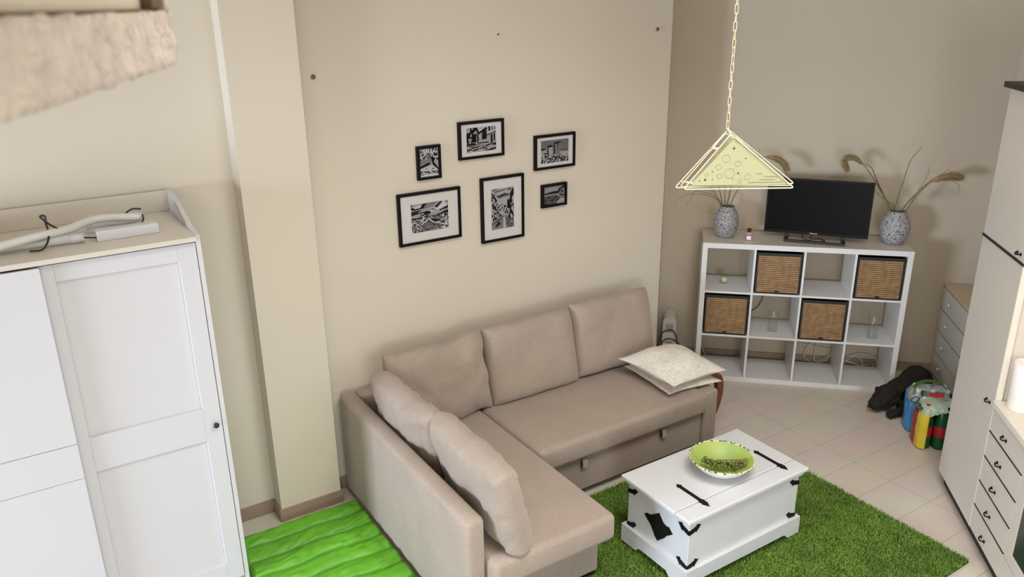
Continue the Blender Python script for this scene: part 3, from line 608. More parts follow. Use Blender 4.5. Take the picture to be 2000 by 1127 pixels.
# side panels with a shaped, sloping gallery end
for x in (WX0, WX1 - .02):
    bm = bmesh.new(); f_ = WF + .5; b__ = WBk + .5
    pl = [(f_, 0), (b__, 0), (b__, 1.99), (b__ - .05, 1.99)] + [(b__ - .05 - .40 * t_, 1.99 - .045 * t_ - .05 * (3 * t_ ** 2 - 2 * t_ ** 3) * t_) for t_ in [k / 10 for k in range(1, 11)]] + [(f_, ZT + .0)]
    prism(bm, pl, 'x', x + 4.58, x + 4.60); link('side_panel', bm, M['white'], wd_)
WB('top_board', WX0 + .02, WX1 - .02, WF - .03, WBk, ZT - .022, ZT, 'white_top')
WB('gallery_rail', WX0 + .02, WX1 - .02, WBk - .018, WBk, ZT, 1.985, 'white_top')
WB('back_panel', WX0 + .02, WX1 - .02, WBk - .01, WBk, .06, ZT - .024)
WB('bottom_board', WX0 + .02, WX1 - .02, WF + .03, WBk - .012, .05, .075)
WB('track', WX0 + .02, WX1 - .02, WF - .008, WF + .03, ZT - .030, ZT - .022, 'gap')
def door(x0, x1, yf, z0, z1, name, st_=.078):
    d_ = bmesh.new(); th = .022
    def bx(a, b_, c, e_): box(d_, a + 4.58, b_ + 4.58, yf + .5, yf + th + .5, c, e_, bev=.0015)
    bx(x0, x0 + st_, z0, z1); bx(x1 - st_, x1, z0, z1); bx(x0 + st_, x1 - st_, z1 - .075, z1); bx(x0 + st_, x1 - st_, z0, z0 + .10); bx(x0 + st_, x1 - st_, .885, 1.055)
    o_ = link(name, d_, M['white'], wd_)
    B('door_panel', [(x0 + st_ - .005 + 4.58, x1 - st_ + .005 + 4.58, yf + .5 + .014, yf + .5 + .020, z0 + .09, .89), (x0 + st_ - .005 + 4.58, x1 - st_ + .005 + 4.58, yf + .5 + .014, yf + .5 + .020, 1.05, z1 - .07)], M['white'], o_)
    return o_
d1 = door(-4.590, -3.958, WF - .001, .08, 1.853, 'door')
d2 = WB('door', -5.18, -4.562, WF - .028, WF - .008, .08, .884); 
B('door_panel', [(-5.18 + 4.58, -4.562 + 4.58, WF - .0285 + .5, WF - .008 + .5, .8865, 1.0535), (-5.18 + 4.58, -4.562 + 4.58, WF - .028 + .5, WF - .008 + .5, 1.056, 1.853)], M['white'], d2, bev=.001)
bm = bmesh.new(); lathe(bm, [(0, .026), (.008, .0255), (.0125, .022), (.0135, .017), (.010, .011), (.006, .008), (.006, 0), (0, 0)], 24)
o = link('knob', bm, M['black'], d1, smooth=True); o.location = (-3.988 + 4.58, WF - .001 + .5, .962); o.rotation_euler = (PI / 2, 0, 0); o['label'] = 'round black door knob'
# dismantled fluorescent lamp lying on the wardrobe
fl = empty('fluorescent_lamp', (-4.35, -.55, ZT), 0, 'dismantled white tube lamp lying across the top of the wardrobe', 'lamp')
def F3(x, y, z): return (x + 4.35, y + .55, z)
bm = bmesh.new(); box(bm, -.25, .0, -.028, .028, 0, .045, bev=.003); o = link('housing', bm, M['white'], fl); o.location = (.275, -.085, 0); o.rotation_euler = (0, 0, .04)
bm = bmesh.new(); tube(bm, [F3(-4.95, -.62, .022), F3(-4.42, -.64, .022)], .018, 16); link('tube', bm, M['glossw'], fl, smooth=True)
bm = bmesh.new(); tube(bm, [F3(-4.425, -.64, .022), F3(-4.372, -.64, .022)], .019, 16); link('end_cap', bm, M['white'], fl, smooth=True)
bm = bmesh.new(); tube(bm, spline([F3(-4.8, -.70, .026), F3(-4.55, -.66, .056), F3(-4.42, -.60, .056), F3(-4.30, -.52, .065), F3(-4.12, -.56, .058)], 5), .018, 14); link('diffuser', bm, M['tube_grey'], fl, smooth=True)
bm = bmesh.new(); box(bm, -.115, .115, -.03, .03, 0, .03, bev=.003); o = link('ballast', bm, M['white'], fl); o.location = (.12, .075, .0); o.rotation_euler = (0, 0, -.1)
bm = bmesh.new(); tube(bm, spline([F3(-4.37, -.64, .02), F3(-4.27, -.655, .01), F3(-4.17, -.64, .02), F3(-4.125, -.60, .05), F3(-4.12, -.57, .07)], 6), .0035, 8); link('cable', bm, M['cable_b'], fl, smooth=True)
bm = bmesh.new(); tube(bm, spline([F3(-4.58, -.70, .01), F3(-4.53, -.70, .012), F3(-4.50, -.66, .05), F3(-4.50, -.61, .10), F3(-4.515, -.60, .125), F3(-4.497, -.60, .125), F3(-4.495, -.61, .10), F3(-4.46, -.63, .07)], 6), .0042, 8); link('cable', bm, M['cable_b'], fl, smooth=True)
bm = bmesh.new(); tube(bm, spline([F3(-4.19, -.40, .03), F3(-4.17, -.43, .055), F3(-4.15, -.50, .085), F3(-4.12, -.54, .09)], 6), .0042, 8); box(bm, .14, .17, .13, .145, .03, .045); link('cable', bm, M['cable_b'], fl, smooth=True)
bm = bmesh.new(); tube(bm, spline([F3(-4.22, -.42, .03), F3(-4.32, -.36, .05), F3(-4.38, -.40, .04), F3(-4.39, -.5, .01)], 6), .0014, 6); link('wire', bm, M['cable_w'], fl, smooth=True)

# ------------------------------------------------------------------ cube shelf unit
G0 = .05
K = empty('cube_shelf', TN(0, G0), TA, 'white cube shelf unit of twelve compartments carrying the television', 'shelf')
def KB(name, u0, u1, z0, z1, d0=.0, d1=.39, m='kallax', bev=.001): return B(name, (u0, u1, -d1, -d0, z0, z1), M[m], K, bev=bev)
KB('side_panel', 0, .038, 0, 1.12); KB('side_panel', 1.432, 1.47, 0, 1.12)
KB('bottom_board', .038, 1.432, 0, .038, .001, .389)
bm = bmesh.new(); box(bm, .0, 1.47, -.3905, .0, 1.082, 1.1205, bev=.001); link('top_board', bm, M['white_top'], K)
B('top_edge', (-.0003, 1.4703, -.3925, -.3905, 1.082, 1.1205), M['kallax'], K)
cw = (1.394 - .048) / 4
zs = [.038, .373 + .0015, .724 + .0015]; cxs = [.038 + (cw + .016) * i for i in range(4)]
for z in (.3745, .7265): KB('shelf_board', .038, 1.432, z, z + .016, .001, .388)
for i in (1, 2, 3):
    u = cxs[i] - .016; KB('divider', u, u + .016, .038, 1.082, .001, .389)
# baskets
def make_basket():
    b0 = empty('basket', (0, 0, 0), TA, '', 'basket', 'woven storage baskets in the shelf')
    w2 = .160; hgt = .318; dp = .355
    bm = bmesh.new(); th = .008
    box(bm, -w2, -w2 + th, 0, dp, 0, hgt); box(bm, w2 - th, w2, 0, dp, 0, hgt); box(bm, -w2 + th, w2 - th, dp - th, dp, 0, hgt); box(bm, -w2 + th, w2 - th, .004, dp - th, 0, th)
    box(bm, -w2 + th, w2 - th, .003, .006, th, hgt - .004); link('body', bm, M['gap'], b0)
    B('woven_panel', (-w2 + .012, w2 - .012, -.004, .003, .012, hgt - .020), M['bamboo'], b0)
    B('frame', [(-w2, w2, -.006, .003, 0, .012), (-w2, w2, -.006, .003, hgt - .020, hgt), (-w2, -w2 + .012, -.006, .003, .012, hgt - .02), (w2 - .012, w2, -.006, .003, .012, hgt - .02)], M['black'], b0)
    B('pull_tab', (-.016, .016, -.010, -.002, .004, .024), M['black'], b0, bev=.002)
    return b0
def copy_tree(o, parent=None):
    c = o.copy(); COL.objects.link(c); c.parent = parent
    for ch_ in [x for x in bpy.data.objects if x.parent == o]: copy_tree(ch_, c)
    return c
bk = make_basket(); first = True
for ci, z, lab in ((1, .7427, 'woven brown basket in the top row, left of the empty top compartment'), (3, .7427, 'woven brown basket at the right end of the top row'), (0, .3907, 'woven brown basket at the left end of the middle row'), (2, .3907, 'woven brown basket in the middle row between two glass vases')):
    o = bk if first else copy_tree(bk); first = False
    o.location = TN(cxs[ci] + cw / 2, G0 + .378, z); o['label'] = lab
# things in compartments
def glassvase(t, n_, z, h_, r, label):
    bm = bmesh.new(); lathe(bm, [(0, 0), (r * .95, 0), (r, .006), (r * .82, .05), (r * .80, .09), (r * 1.05, h_), (r * .99, h_), (r * .74, .09), (r * .76, .05), (r * .9, .018), (0, .014)], 32)
    o = link('glass_vase', bm, M['glass'], smooth=True); o.location = TN(t, n_, z); tag(o, label, 'vase', 'clear glass vases in the shelf')
glassvase(.575, .29, .3907, .175, .041, 'clear glass vase in the middle row, left one, with the black cable behind')
glassvase(1.302, .30, .3907, .175, .041, 'clear glass vase in the rightmost compartment of the middle row')
cn = empty('votive_candle', TN(.185, .23, .7427), 0, 'cream votive candle in a small glass in the top left compartment', 'candle')
bm = bmesh.new(); lathe(bm, [(0, 0), (.024, 0), (.027, .005), (.031, .058), (.029, .058), (.026, .007), (0, .006)], 28); link('glass_cup', bm, M['glass'], cn, smooth=True)
bm = bmesh.new(); lathe(bm, [(0, .008), (.0245, .008), (.0275, .045), (0, .046)], 28); link('wax', bm, M['wax'], cn, smooth=True)
bm = bmesh.new(); tube(bm, [(0, 0, .045), (.002, 0, .056)], .0009, 5); link('wick', bm, M['cap_b'], cn)
# cables
def cable(name, pts, m, label, r=.003):
    bm = bmesh.new(); tube(bm, spline(pts, 8), r, 8); o = link(name, bm, m, smooth=True); tag(o, label, 'cable'); return o
cable('black_cable', [TN(.50, .025, 1.05), TN(.52, .025, .75), TN(.512, .025, .579), TN(.49, .02, .50), TN(.455, .02, .455), TN(.40, .02, .40), TN(.39, .02, .2), TN(.38, .02, .1)], M['cable_b'], 'thin black cable hanging down behind the shelf unit')
cable('white_cable', [TN(.05, .025, .36), TN(.045, .025, .25), TN(.05, .025, .16), TN(.085, .03, .05), TN(.12, .03, .01)], M['cable_w'], 'white cable dropping behind the leftmost bottom compartment', .004)
cable('white_cable', [TN(.62, .03, .33), TN(.75, .03, .22), TN(.95, .03, .17), TN(1.09, .03, .15), TN(1.08, .025, .09), TN(1.0, .03, .03), TN(.93, .025, .035), TN(.875, .03, .085), TN(.90, .03, .17), TN(.96, .03, .21), TN(.955, .025, .10), TN(.98, .03, .04), TN(1.09, .025, .11)], M['cable_w'], 'looped white cable on the floor behind the third bottom compartment', .0035)
cable('white_cable', [TN(1.12, .03, .1), TN(1.19, .03, .068), TN(1.30, .03, .035), TN(1.41, .03, .03), TN(1.43, .025, .09), TN(1.34, .03, .135), TN(1.25, .03, .12), TN(1.20, .03, .075), TN(1.27, .025, .045), TN(1.34, .03, .03), TN(1.27, .03, .12), TN(1.20, .025, .02), TN(1.42, .03, .05)], M['cable_w'], 'tangled white cable behind the rightmost bottom compartment', .0035)

# ------------------------------------------------------------------ television
tv = empty('television', TN(.815, .245, 1.121), TA - .165, 'black flat screen television standing on the cube shelf', 'television')
W2, TH = .366, .415; zb = .040
B('casing', (-W2, W2, .0, .03, zb, zb + TH), M['tvplastic'], tv, bev=.004)
B('bezel', [(-W2, W2, -.006, .0, zb, zb + .022), (-W2, W2, -.006, .0, zb + TH - .010, zb + TH), (-W2, -W2 + .010, -.006, .0, zb + .022, zb + TH - .01), (W2 - .01, W2, -.006, 0, zb + .022, zb + TH - .01)], M['tvplastic'], tv)
B('screen', (-W2 + .01, W2 - .01, -.003, .0, zb + .022, zb + TH - .01), M['blackgloss'], tv)
B('rear_cover', (-.24, .24, .03, .065, zb + .03, zb + .26), M['tvplastic'], tv, bev=.01)
txt('Hisense', .017, M['logo'], tv, 'logo', (-.01, -.0066, zb + .011), (PI / 2, 0, 0), .0004)
sb = []
for x in (-.2, .2): sb += [(x - .013, x + .013, -.10, .10, 0, .014), (x - .010, x + .010, .002, .02, .01, zb + .02), (x - .013, x + .013, .0, .03, .014, .03)]
sb += [(-.213, .213, -.114, -.090, 0, .018)]
B('stand', sb, M['tvstand'], tv, bev=.001)
bm = bmesh.new(); tube(bm, spline([(-.09, .05, .035), (-.08, -.01, .01), (-.02, -.045, .006), (.04, -.05, .006), (.075, -.02, .006), (.04, .02, .006), (-.03, .015, .006), (.0, .05, .04)], 6), .003, 8); link('cable', bm, M['cable_b'], tv, smooth=True)

# ------------------------------------------------------------------ vases with grasses
def vase(t, n_, r, h_, label, rz=0):
    v_ = empty('grass_vase', TN(t, n_, 1.121), TA, label, 'vase', 'grey mosaic vases on the shelf')
    k = r / .1; bm = bmesh.new()
    lathe(bm, [(0, 0), (.055 * k, 0), (.062 * k, .004), (.082 * k, .04 * h_ / .25), (.097 * k, .085 * h_ / .25), (.100 * k, .125 * h_ / .25), (.093 * k, .17 * h_ / .25), (.075 * k, .212 * h_ / .25), (.062 * k, .235 * h_ / .25), (.060 * k, h_), (.055 * k, h_), (.056 * k, .235 * h_ / .25), (.07 * k, .21 * h_ / .25), (.085 * k, .15 * h_ / .25), (0, .06)], 48)
    link('body', bm, M['vase'], v_, smooth=True); return v_
vR = vase(1.367, .235, .104, .245, 'grey mosaic vase with bent plume grasses, right of the television')
vL = vase(.168, .245, .094, .240, 'grey mosaic vase with drooping grasses, left of the television')
def stemobj(v_, t0, pts, m='stem', r0=.0028, r1=.0012, dy=0):
    """pts are (t, z) on the wall-parallel plane through the vase"""
    P_ = spline([(a - t0, dy * i / len(pts), z - 1.121) for i, (a, z) in enumerate(pts)], 8); n_ = len(P_)
    bm = bmesh.new(); tube(bm, P_, [1.25 * (r0 + (r1 - r0) * i / n_) for i in range(n_)], 6); return link('stem', bm, M[m], v_, smooth=True)
def plume(v_, t0, pts, rad, cnt=420, dy=0, seed=1, droop=.03, name='plume'):
    """feathery seed head made of hundreds of fine fibres around a core"""
    r_ = random.Random(seed); P_ = spline([(a - t0, dy, z - 1.121) for a, z in pts], 10); n_ = len(P_); bm = bmesh.new()
    tube(bm, P_, [rad * .62 * math.sin(PI * min(1, .15 + .85 * i / (n_ - 1)) * .9) ** .6 + .001 for i in range(n_)], 8)
    for k in range(cnt):
        i = min(n_ - 2, int(n_ * r_.random() ** .8)); p_ = P_[i]; d_ = (P_[i + 1] - P_[i]).normalized()
        a = Vector((r_.gauss(0, 1), r_.gauss(0, 1), r_.gauss(0, 1))); a -= d_ * a.dot(d_); a.normalize(); env = math.sin(PI * (.12 + .8 * i / n_)) ** .6
        L_ = rad * (1.0 + .5 * r_.random()) * env; e_ = p_ + a * L_ + d_ * L_ * (1.3 + r_.random()) + Vector((0, 0, -droop * r_.random() * env)); s_ = d_.cross(a) * .0008
        m_ = (p_ + e_) / 2 + a * L_ * .2
        vs = [bm.verts.new(q_) for q_ in (p_ - s_, p_ + s_, m_ + s_, m_ - s_, e_)]; bm.faces.new(vs[:4]); bm.faces.new((vs[3], vs[2], vs[4]))
    return link(name, bm, M['plume'], v_)
t0 = 1.367
stemobj(vR, t0, [(1.345, 1.25), (1.31, 1.37), (1.24, 1.499), (1.178, 1.589), (1.094, 1.693), (1.018, 1.736), (.975, 1.745)], 'stem', .0042)
stemobj(vR, t0, [(1.34, 1.25), (1.318, 1.37), (1.201, 1.574), (1.15, 1.672), (1.093, 1.704), (1.034, 1.725)], 'stemg', .0045, dy=-.02)
stemobj(vR, t0, [(1.35, 1.25), (1.345, 1.371), (1.372, 1.557), (1.403, 1.731), (1.464, 1.832)], 'stemg', .0035)
stemobj(vR, t0, [(1.385, 1.25), (1.398, 1.373), (1.484, 1.507), (1.561, 1.593), (1.639, 1.625), (1.732, 1.635)], 'stemg', .0045)
stemobj(vR, t0, [(1.39, 1.25), (1.423, 1.37), (1.515, 1.531), (1.576, 1.586), (1.669, 1.604), (1.748, 1.56), (1.752, 1.493)], 'stem', .0036, .0006)
stemobj(vR, t0, [(1.39, 1.25), (1.426, 1.374), (1.489, 1.523), (1.533, 1.645), (1.524, 1.704)], 'stem', .002, .0006)
stemobj(vR, t0, [(1.36, 1.25), (1.341, 1.379), (1.314, 1.417), (1.245, 1.461), (1.188, 1.513)], 'stemg', .0032, .001)
stemobj(vR, t0, [(1.57, 1.59), (1.62, 1.64), (1.66, 1.675), (1.69, 1.705)], 'stem', .0014, .0006)
plume(vR, t0, [(1.08, 1.70), (1.04, 1.735), (.99, 1.742), (.972, 1.715), (.985, 1.665)], .026, 900, seed=3, droop=.012)
plume(vR, t0, [(1.56, 1.592), (1.62, 1.615), (1.68, 1.63), (1.745, 1.628)], .029, 1200, seed=5, droop=.02)
t0 = .168
stemobj(vL, t0, [(.14, 1.25), (.113, 1.371), (.059, 1.421), (-.033, 1.444), (-.128, 1.436), (-.197, 1.397), (-.234, 1.337)], 'stem', .003, .0006)
stemobj(vL, t0, [(.14, 1.25), (.107, 1.381), (.048, 1.442), (-.074, 1.464), (-.102, 1.416), (-.143, 1.345)], 'stem', .003, .0006)
stemobj(vL, t0, [(.15, 1.25), (.127, 1.376), (.099, 1.485), (.068, 1.572)], 'stemg', .004)
stemobj(vL, t0, [(.155, 1.25), (.148, 1.372), (.137, 1.507), (.126, 1.59)], 'stemg', .003)
stemobj(vL, t0, [(.15, 1.25), (.120, 1.372), (.07, 1.45), (.02, 1.53)], 'stemg', .004)
stemobj(vL, t0, [(.18, 1.25), (.192, 1.373), (.229, 1.479), (.263, 1.542), (.320, 1.66), (.369, 1.80)], 'stemg', .003, .0008)
stemobj(vL, t0, [(.165, 1.25), (.165, 1.372), (.21, 1.60), (.32, 1.72), (.42, 1.735), (.50, 1.70), (.555, 1.655)], 'stem', .004)
plume(vL, t0, [(.42, 1.738), (.48, 1.728), (.53, 1.70), (.565, 1.655)], .027, 900, seed=9, droop=.01)
for v_, o_ in ((vL, .094), (vR, .104)): pass
# reed diffuser
rd = empty('reed_diffuser', TN(.335, .315, 1.121), TA, 'small pink reed diffuser bottle beside the left vase', 'diffuser')
B('bottle', (-.019, .019, -.019, .019, 0, .062), M['glass_bottle'], rd, bev=.004)
B('label', (-.016, .016, -.0196, -.019, .006, .036), M['label_w'], rd); B('label', (-.018, .018, -.0197, -.019, .037, .044), M['label_m'], rd)
bm = bmesh.new(); lathe(bm, [(0, .062), (.010, .062), (.010, .07), (.015, .07), (.015, .09), (0, .09)], 20); link('cap', bm, M['cap_b'], rd)
for k, (a, b_) in enumerate(((.012, .006), (-.004, .01), (.02, -.006), (.006, -.01))):
    bm = bmesh.new(); tube(bm, [(a * .1, b_ * .1, .088), (a, b_, .175 - .008 * k)], .0015, 6); link('reed', bm, M['reed'], rd)

# ------------------------------------------------------------------ electric heater in the corner
ht = empty('electric_heater', TN(-.21, .02), TA, 'grey-white upright electric heater behind the sofa end, cable wound round it', 'heater')
bm = bmesh.new(); r = .053; pl = [(-r, .02)] + [(-r * math.cos(a), -.02 + .44 - .04 + .045 * math.sin(a)) for a in [PI * k / 12 for k in range(13)]] + [(r, .02)]
prism(bm, pl, 'y', -.21, -.02); autosmooth(link('body', bm, M['heater'], ht), 30)
B('vent_grille', [(-.030, .030, -.2115, -.21, .30 + .012 * k, .305 + .012 * k) for k in range(6)], M['heatdark'], ht)
B('control_panel', (-.030, .030, -.2115, -.21, .20, .212), M['heatdark'], ht, bev=.0005)
B('foot', [(-.06, .06, -.20, -.17, 0, .022), (-.06, .06, -.06, -.03, 0, .022)], M['black'], ht, bev=.004)
bm = bmesh.new(); tube(bm, spline([(-.075, -.20, .05), (-.082, -.225, .19), (-.05, -.232, .30), (.02, -.232, .325), (.055, -.235, .28), (.065, -.23, .22), (.09, -.22, .15), (.100, -.215, .16), (.085, -.22, .20), (.03, -.232, .245), (-.03, -.232, .24), (-.062, -.225, .17), (-.06, -.21, .06)], 7), .0045, 8); link('power_cable', bm, M['cable_b'], ht, smooth=True)

# ------------------------------------------------------------------ right hand furniture (fronts face -T, row runs along N)
# local frame: x = T, y = -N
def RB(parent, name, u0, u1, n0, n1, z0, z1, m='cab', bev=.0015): return B(name, (u0, u1, -n1, -n0, z0, z1), M[m], parent, bev=bev)
# chest of drawers
cdw = empty('chest_of_drawers', (0, 0, 0), TA, 'pale four-drawer chest with small round knobs in the far right corner', 'drawers')
M['cdside'] = mat('pale_chest_paint', 'c8c4b8', .45, .03, 4); M['cdtop'] = mat('beige_chest_top', 'c9b596', .45, .05, 5)
U = 1.84
RB(cdw, 'body', U + .016, 2.06, .015, .86, .03, .735, 'cdside'); RB(cdw, 'top_board', U - .002, 2.062, .012, .865, .737, .757, 'cdtop')
RB(cdw, 'plinth', U + .03, 2.05, .02, .85, 0, .029, 'black')
for k in range(4):
    z0 = .035 + k * .176; d_ = RB(cdw, 'drawer', U, U + .015, .017, .858, z0, z0 + .165, 'cdside')
    for nn_ in (.22, .66):
        bm = bmesh.new(); lathe(bm, [(0, .022), (.011, .021), (.016, .015), (.012, .008), (.007, .005), (.007, 0), (0, 0)], 18); o = link('knob', bm, M['cabedge'], d_, smooth=True)
        o.location = (U, -nn_, z0 + .09); o.rotation_euler = (0, -PI / 2, 0)
RB(cdw, 'drawer_gap', U + .0152, U + .0158, .018, .857, .034, .735, 'gap', bev=0)
# tall cupboard
UF = 1.46
tc_ = empty('tall_cupboard', (0, 0, 0), TA, 'tall pale grey cupboard with black trim lines and a black plinth', 'cupboard')
RB(tc_, 'body', UF + .019, 2.06, 1.655, 2.222, .09, 2.38)
RB(tc_, 'plinth', UF + .035, 2.05, 1.67, 2.215, 0, .088, 'black')
ld = RB(tc_, 'lower_door', UF, UF + .018, 1.650, 2.218, .085, 1.583); ud = RB(tc_, 'upper_door', UF, UF + .018, 1.650, 2.218, 1.596, 2.375)
RB(tc_, 'edge_strip', UF - .001, UF + .03, 2.2185, 2.232, .085, 1.583, 'cabedge'); RB(tc_, 'edge_strip', UF - .001, UF + .03, 2.2185, 2.232, 1.596, 2.375, 'cabedge')
RB(tc_, 'trim_line', UF - .006, UF + .018, 1.648, 2.235, 1.5835, 1.5955, 'black')
RB(tc_, 'top_board', UF - .03, 2.062, 1.63, 2.26, 2.3805, 2.41, 'black')
def pull(parent, n_, z, s_=1.0):
    bm = bmesh.new(); tube(bm, spline([(0, .022 * s_, 0), (-.012, .018 * s_, -.002), (-.017, 0, -.006), (-.012, -.018 * s_, -.002), (0, -.022 * s_, 0)], 5), .0036, 8)
    tube(bm, [(0, -.022 * s_, .006), (0, -.022 * s_, -.008)], .006, 8); tube(bm, [(0, .022 * s_, .006), (0, .022 * s_, -.008)], .006, 8)
    o = link('handle', bm, M['iron'], parent, smooth=True); o.location = (UF - .001, -n_, z); o['label'] = 'small curved black pull'
pull(ld, 2.150, .815); pull(ud, 2.155, 1.630)
# low drawer cabinet with worktop
lc = empty('drawer_cabinet', (0, 0, 0), TA, 'low pale cabinet of five drawers with black lines and curved pulls', 'cabinet')
RB(lc, 'body', UF + .019, 2.06, 2.236, 2.672, .09, .822); RB(lc, 'plinth', UF + .035, 2.05, 2.216, 2.70, 0, .088, 'black')
zz = [.088, .231, .379, .529, .679, .822]
for k in range(5):
    d_ = RB(lc, 'drawer', UF, UF + .018, 2.236, 2.668, zz[k] + (.008 if k else 0), zz[k + 1], 'cab'); pull(d_, 2.425, zz[k] + .062 if k else .142)
    if k: RB(lc, 'trim_line', UF - .002, UF + .0175, 2.236, 2.668, zz[k] + .0005, zz[k] + .0075, 'black', bev=0)
wt = RB(empty('worktop', (0, 0, 0), TA, 'cream worktop above the drawers beside the tall cupboard', 'worktop'), 'board', UF - .012, 2.06, 2.234, 3.285, .8225, .858, 'cabedge', .004)
# oven cabinet next to it
ov = empty('glass_front_cabinet', (0, 0, 0), TA, 'pale cabinet with a dark glass door at the lower right edge', 'cabinet')
RB(ov, 'body', UF + .019, 2.06, 2.674, 3.27, .09, .822); RB(ov, 'plinth', UF + .035, 2.05, 2.702, 3.27, 0, .088, 'black')
RB(ov, 'bottom_panel', UF, UF + .018, 2.674, 3.27, .088, .219)
gd = B('door', [(UF, UF + .018, -3.27, -2.674, .224, .290), (UF, UF + .018, -3.27, -2.674, .75, .822), (UF, UF + .018, -2.752, -2.674, .290, .75), (UF, UF + .018, -3.27, -3.19, .290, .75)], M['cab'], ov, bev=.001)
RB(gd, 'glass_pane', UF + .003, UF + .012, 2.752, 3.19, .290, .75, 'ovenglass', 0)
# back wall panel of the niche and overhead
nb = empty('wall_panel', (0, 0, 0), TA, 'pale panel lining the niche above the worktop', 'panel')
RB(nb, 'board', 2.02, 2.058, 2.236, 3.285, .8585, 2.38)
# white canister on the worktop
bm = bmesh.new(); lathe(bm, [(0, 0), (.060, 0), (.063, .004), (.066, .245), (.064, .252), (.060, .252), (.059, .01), (0, .008)], 40)
o = link('canister', bm, M['porcelain'], smooth=True); tag(o, 'white cylindrical canister on the worktop beside the tall cupboard', 'canister'); CAN = o
o.location = TN(1.548, 2.312, .8585)

# ------------------------------------------------------------------ pendant lamp
A0 = Vector((-2.379, -2.390, 2.373)); BLp = Vector((-2.561, -2.351, 2.191)) ; BRp = Vector((-2.225, -2.565, 2.190))
camp = Vector((-4.61515, -4.42219, 2.8309))
mid = (BLp + BRp) / 2
lamp = empty('pendant_lamp', A0, 0, 'triangular pale green pendant lamp hanging on a cream chain', 'lamp')
ex = (BRp - BLp); W_ = ex.length; ex.z = 0; ex.normalize(); ez = Vector((0, 0, 1)); ey = ez.cross(ex)   # ey points away from the camera
if ey.dot(camp - A0) > 0: ey = -ey
LR = Matrix((ex, ey, ez)).transposed()
u_ap = (A0 - BLp).dot(ex); HT = A0.z - BLp.z
def L3(u, d_, z): return LR @ Vector((u - u_ap, d_, z)) 
def tri_frame(name, pts, d_, r, parent=lamp, lean=0):
    bm = bmesh.new(); out = []
    n_ = len(pts)
    for i in range(n_):
        p_, c_, q_ = Vector(pts[i - 1]), Vector(pts[i]), Vector(pts[(i + 1) % n_]); k_ = .012
        a_ = c_ + (p_ - c_).normalized() * k_; b_ = c_ + (q_ - c_).normalized() * k_
        out += [a_] + [a_ * (1 - t_) ** 2 + c_ * 2 * t_ * (1 - t_) + b_ * t_ * t_ for t_ in (.25, .5, .75)] + [b_]
    tube(bm, [L3(v.x, d_, v.y) for v in out], r, 8, closed=True); return link(name, bm, M['lampmetal'], parent, smooth=True)
tri_frame('wire_frame', [(.0145, -.2004), (.4216, -.200), (.174, 0)], 0, .0024)
tri_frame('wire_frame', [(.0075, -.1985), (.4240, -.1985), (.165, .000)], .035, .0020)
tri_frame('wire_frame', [(-.0034, -.2099), (.4450, -.1990), (.181, .006)], .070, .0024)
def lu(px, py):  # position on the plate from the zoomed view
    return (.0145 + (px - 240) / 1525 * .4071, -(py - 225) / 760 * .200)
def plate(name, pg, d_, th, m, parent=lamp):
    bm = bmesh.new(); A = [bm.verts.new(L3(u, d_, z)) for u, z in pg]; Bv = [bm.verts.new(L3(u, d_ + th, z)) for u, z in pg]; bm.faces.new(A); bm.faces.new(Bv[::-1]); n_ = len(pg)
    for i in range(n_): bm.faces.new((A[i], Bv[i], Bv[(i + 1) % n_], A[(i + 1) % n_]))
    return link(name, bm, m, parent)
i1, i2 = .022, .012
gp = plate('glass_plate', [lu(328, 935), lu(1680, 935), lu(915, 258)], .002, .004, M['lampglass'])
plate('glass_plate', [(.055, -.188), (.40, -.188), (.19, -.022)], .062, .004, M['lampglass'])
for px, py, rr_, solid in ((895, 422, .0042, 1), (530, 855, .0042, 1), (455, 868, .0025, 1), (623, 740, .0025, 1), (632, 852, .002, 1), (905, 848, .002, 1), (978, 768, .0036, 1), (1065, 563, .0024, 1), (550, 785, .006, 0), (705, 680, .010, 0), (725, 808, .009, 0), (800, 560, .014, 0), (1112, 820, .011, 0), (860, 770, .018, 0), (965, 635, .010, 0), (1010, 882, .007, 0), (925, 320, .006, 0)):
    u, z = lu(px, py); bm = bmesh.new()
    if solid: 
        c_ = [bm.verts.new(L3(u + rr_ * math.cos(a), .0012, z + rr_ * math.sin(a))) for a in [2 * PI * k / 16 for k in range(16)]]; bm.faces.new(c_); bmesh.ops.solidify(bm, geom=bm.faces[:], thickness=.0006)
        link('dot_mark', bm, M['lampmark'], gp)
    else: tube(bm, [L3(u + rr_ * math.cos(a), .0016, z + rr_ * math.sin(a)) for a in [2 * PI * k / 24 for k in range(24)]], .0006, 5, closed=True); link('ring_mark', bm, M['lampring'], gp)
for (x0_, y0_, x1_, y1_) in ((1230, 775, 1310, 782), (1335, 815, 1520, 822), (1275, 860, 1490, 862), (1115, 900, 1600, 900)):
    (u0, z0), (u1, z1) = lu(x0_, y0_), lu(x1_, y1_); bm = bmesh.new(); tube(bm, [L3(u0, .0016, z0), L3(u1, .0016, z1)], .0009, 5); link('line_mark', bm, M['lampmark'], gp)
# spacer clips
for (u, z, u2, z2) in ((.045, -.177, .022, -.186), (.128, -.052, .121, -.062)):
    bm = bmesh.new(); tube(bm, [L3(u, -.002, z), L3(u2, .072, z2)], .0042, 8); link('spacer_bar', bm, M['lampmetal'], lamp, smooth=True)
bm = bmesh.new(); tube(bm, [L3(.174, 0, -.002), L3(.169, .035, .016), L3(.180, .07, .004)], .0026, 8); link('spacer_bar', bm, M['lampmetal'], lamp, smooth=True)
# bulb holder between plates
bm = bmesh.new(); lathe(bm, [(0, -.03), (.013, -.03), (.013, -.075), (.020, -.09), (.024, -.115), (.016, -.138), (0, -.145)], 20); o = link('bulb', bm, M['porcelain'], lamp, smooth=True); o.location = L3(.200, .033, -.012); o.scale = (.8, .8, .8)
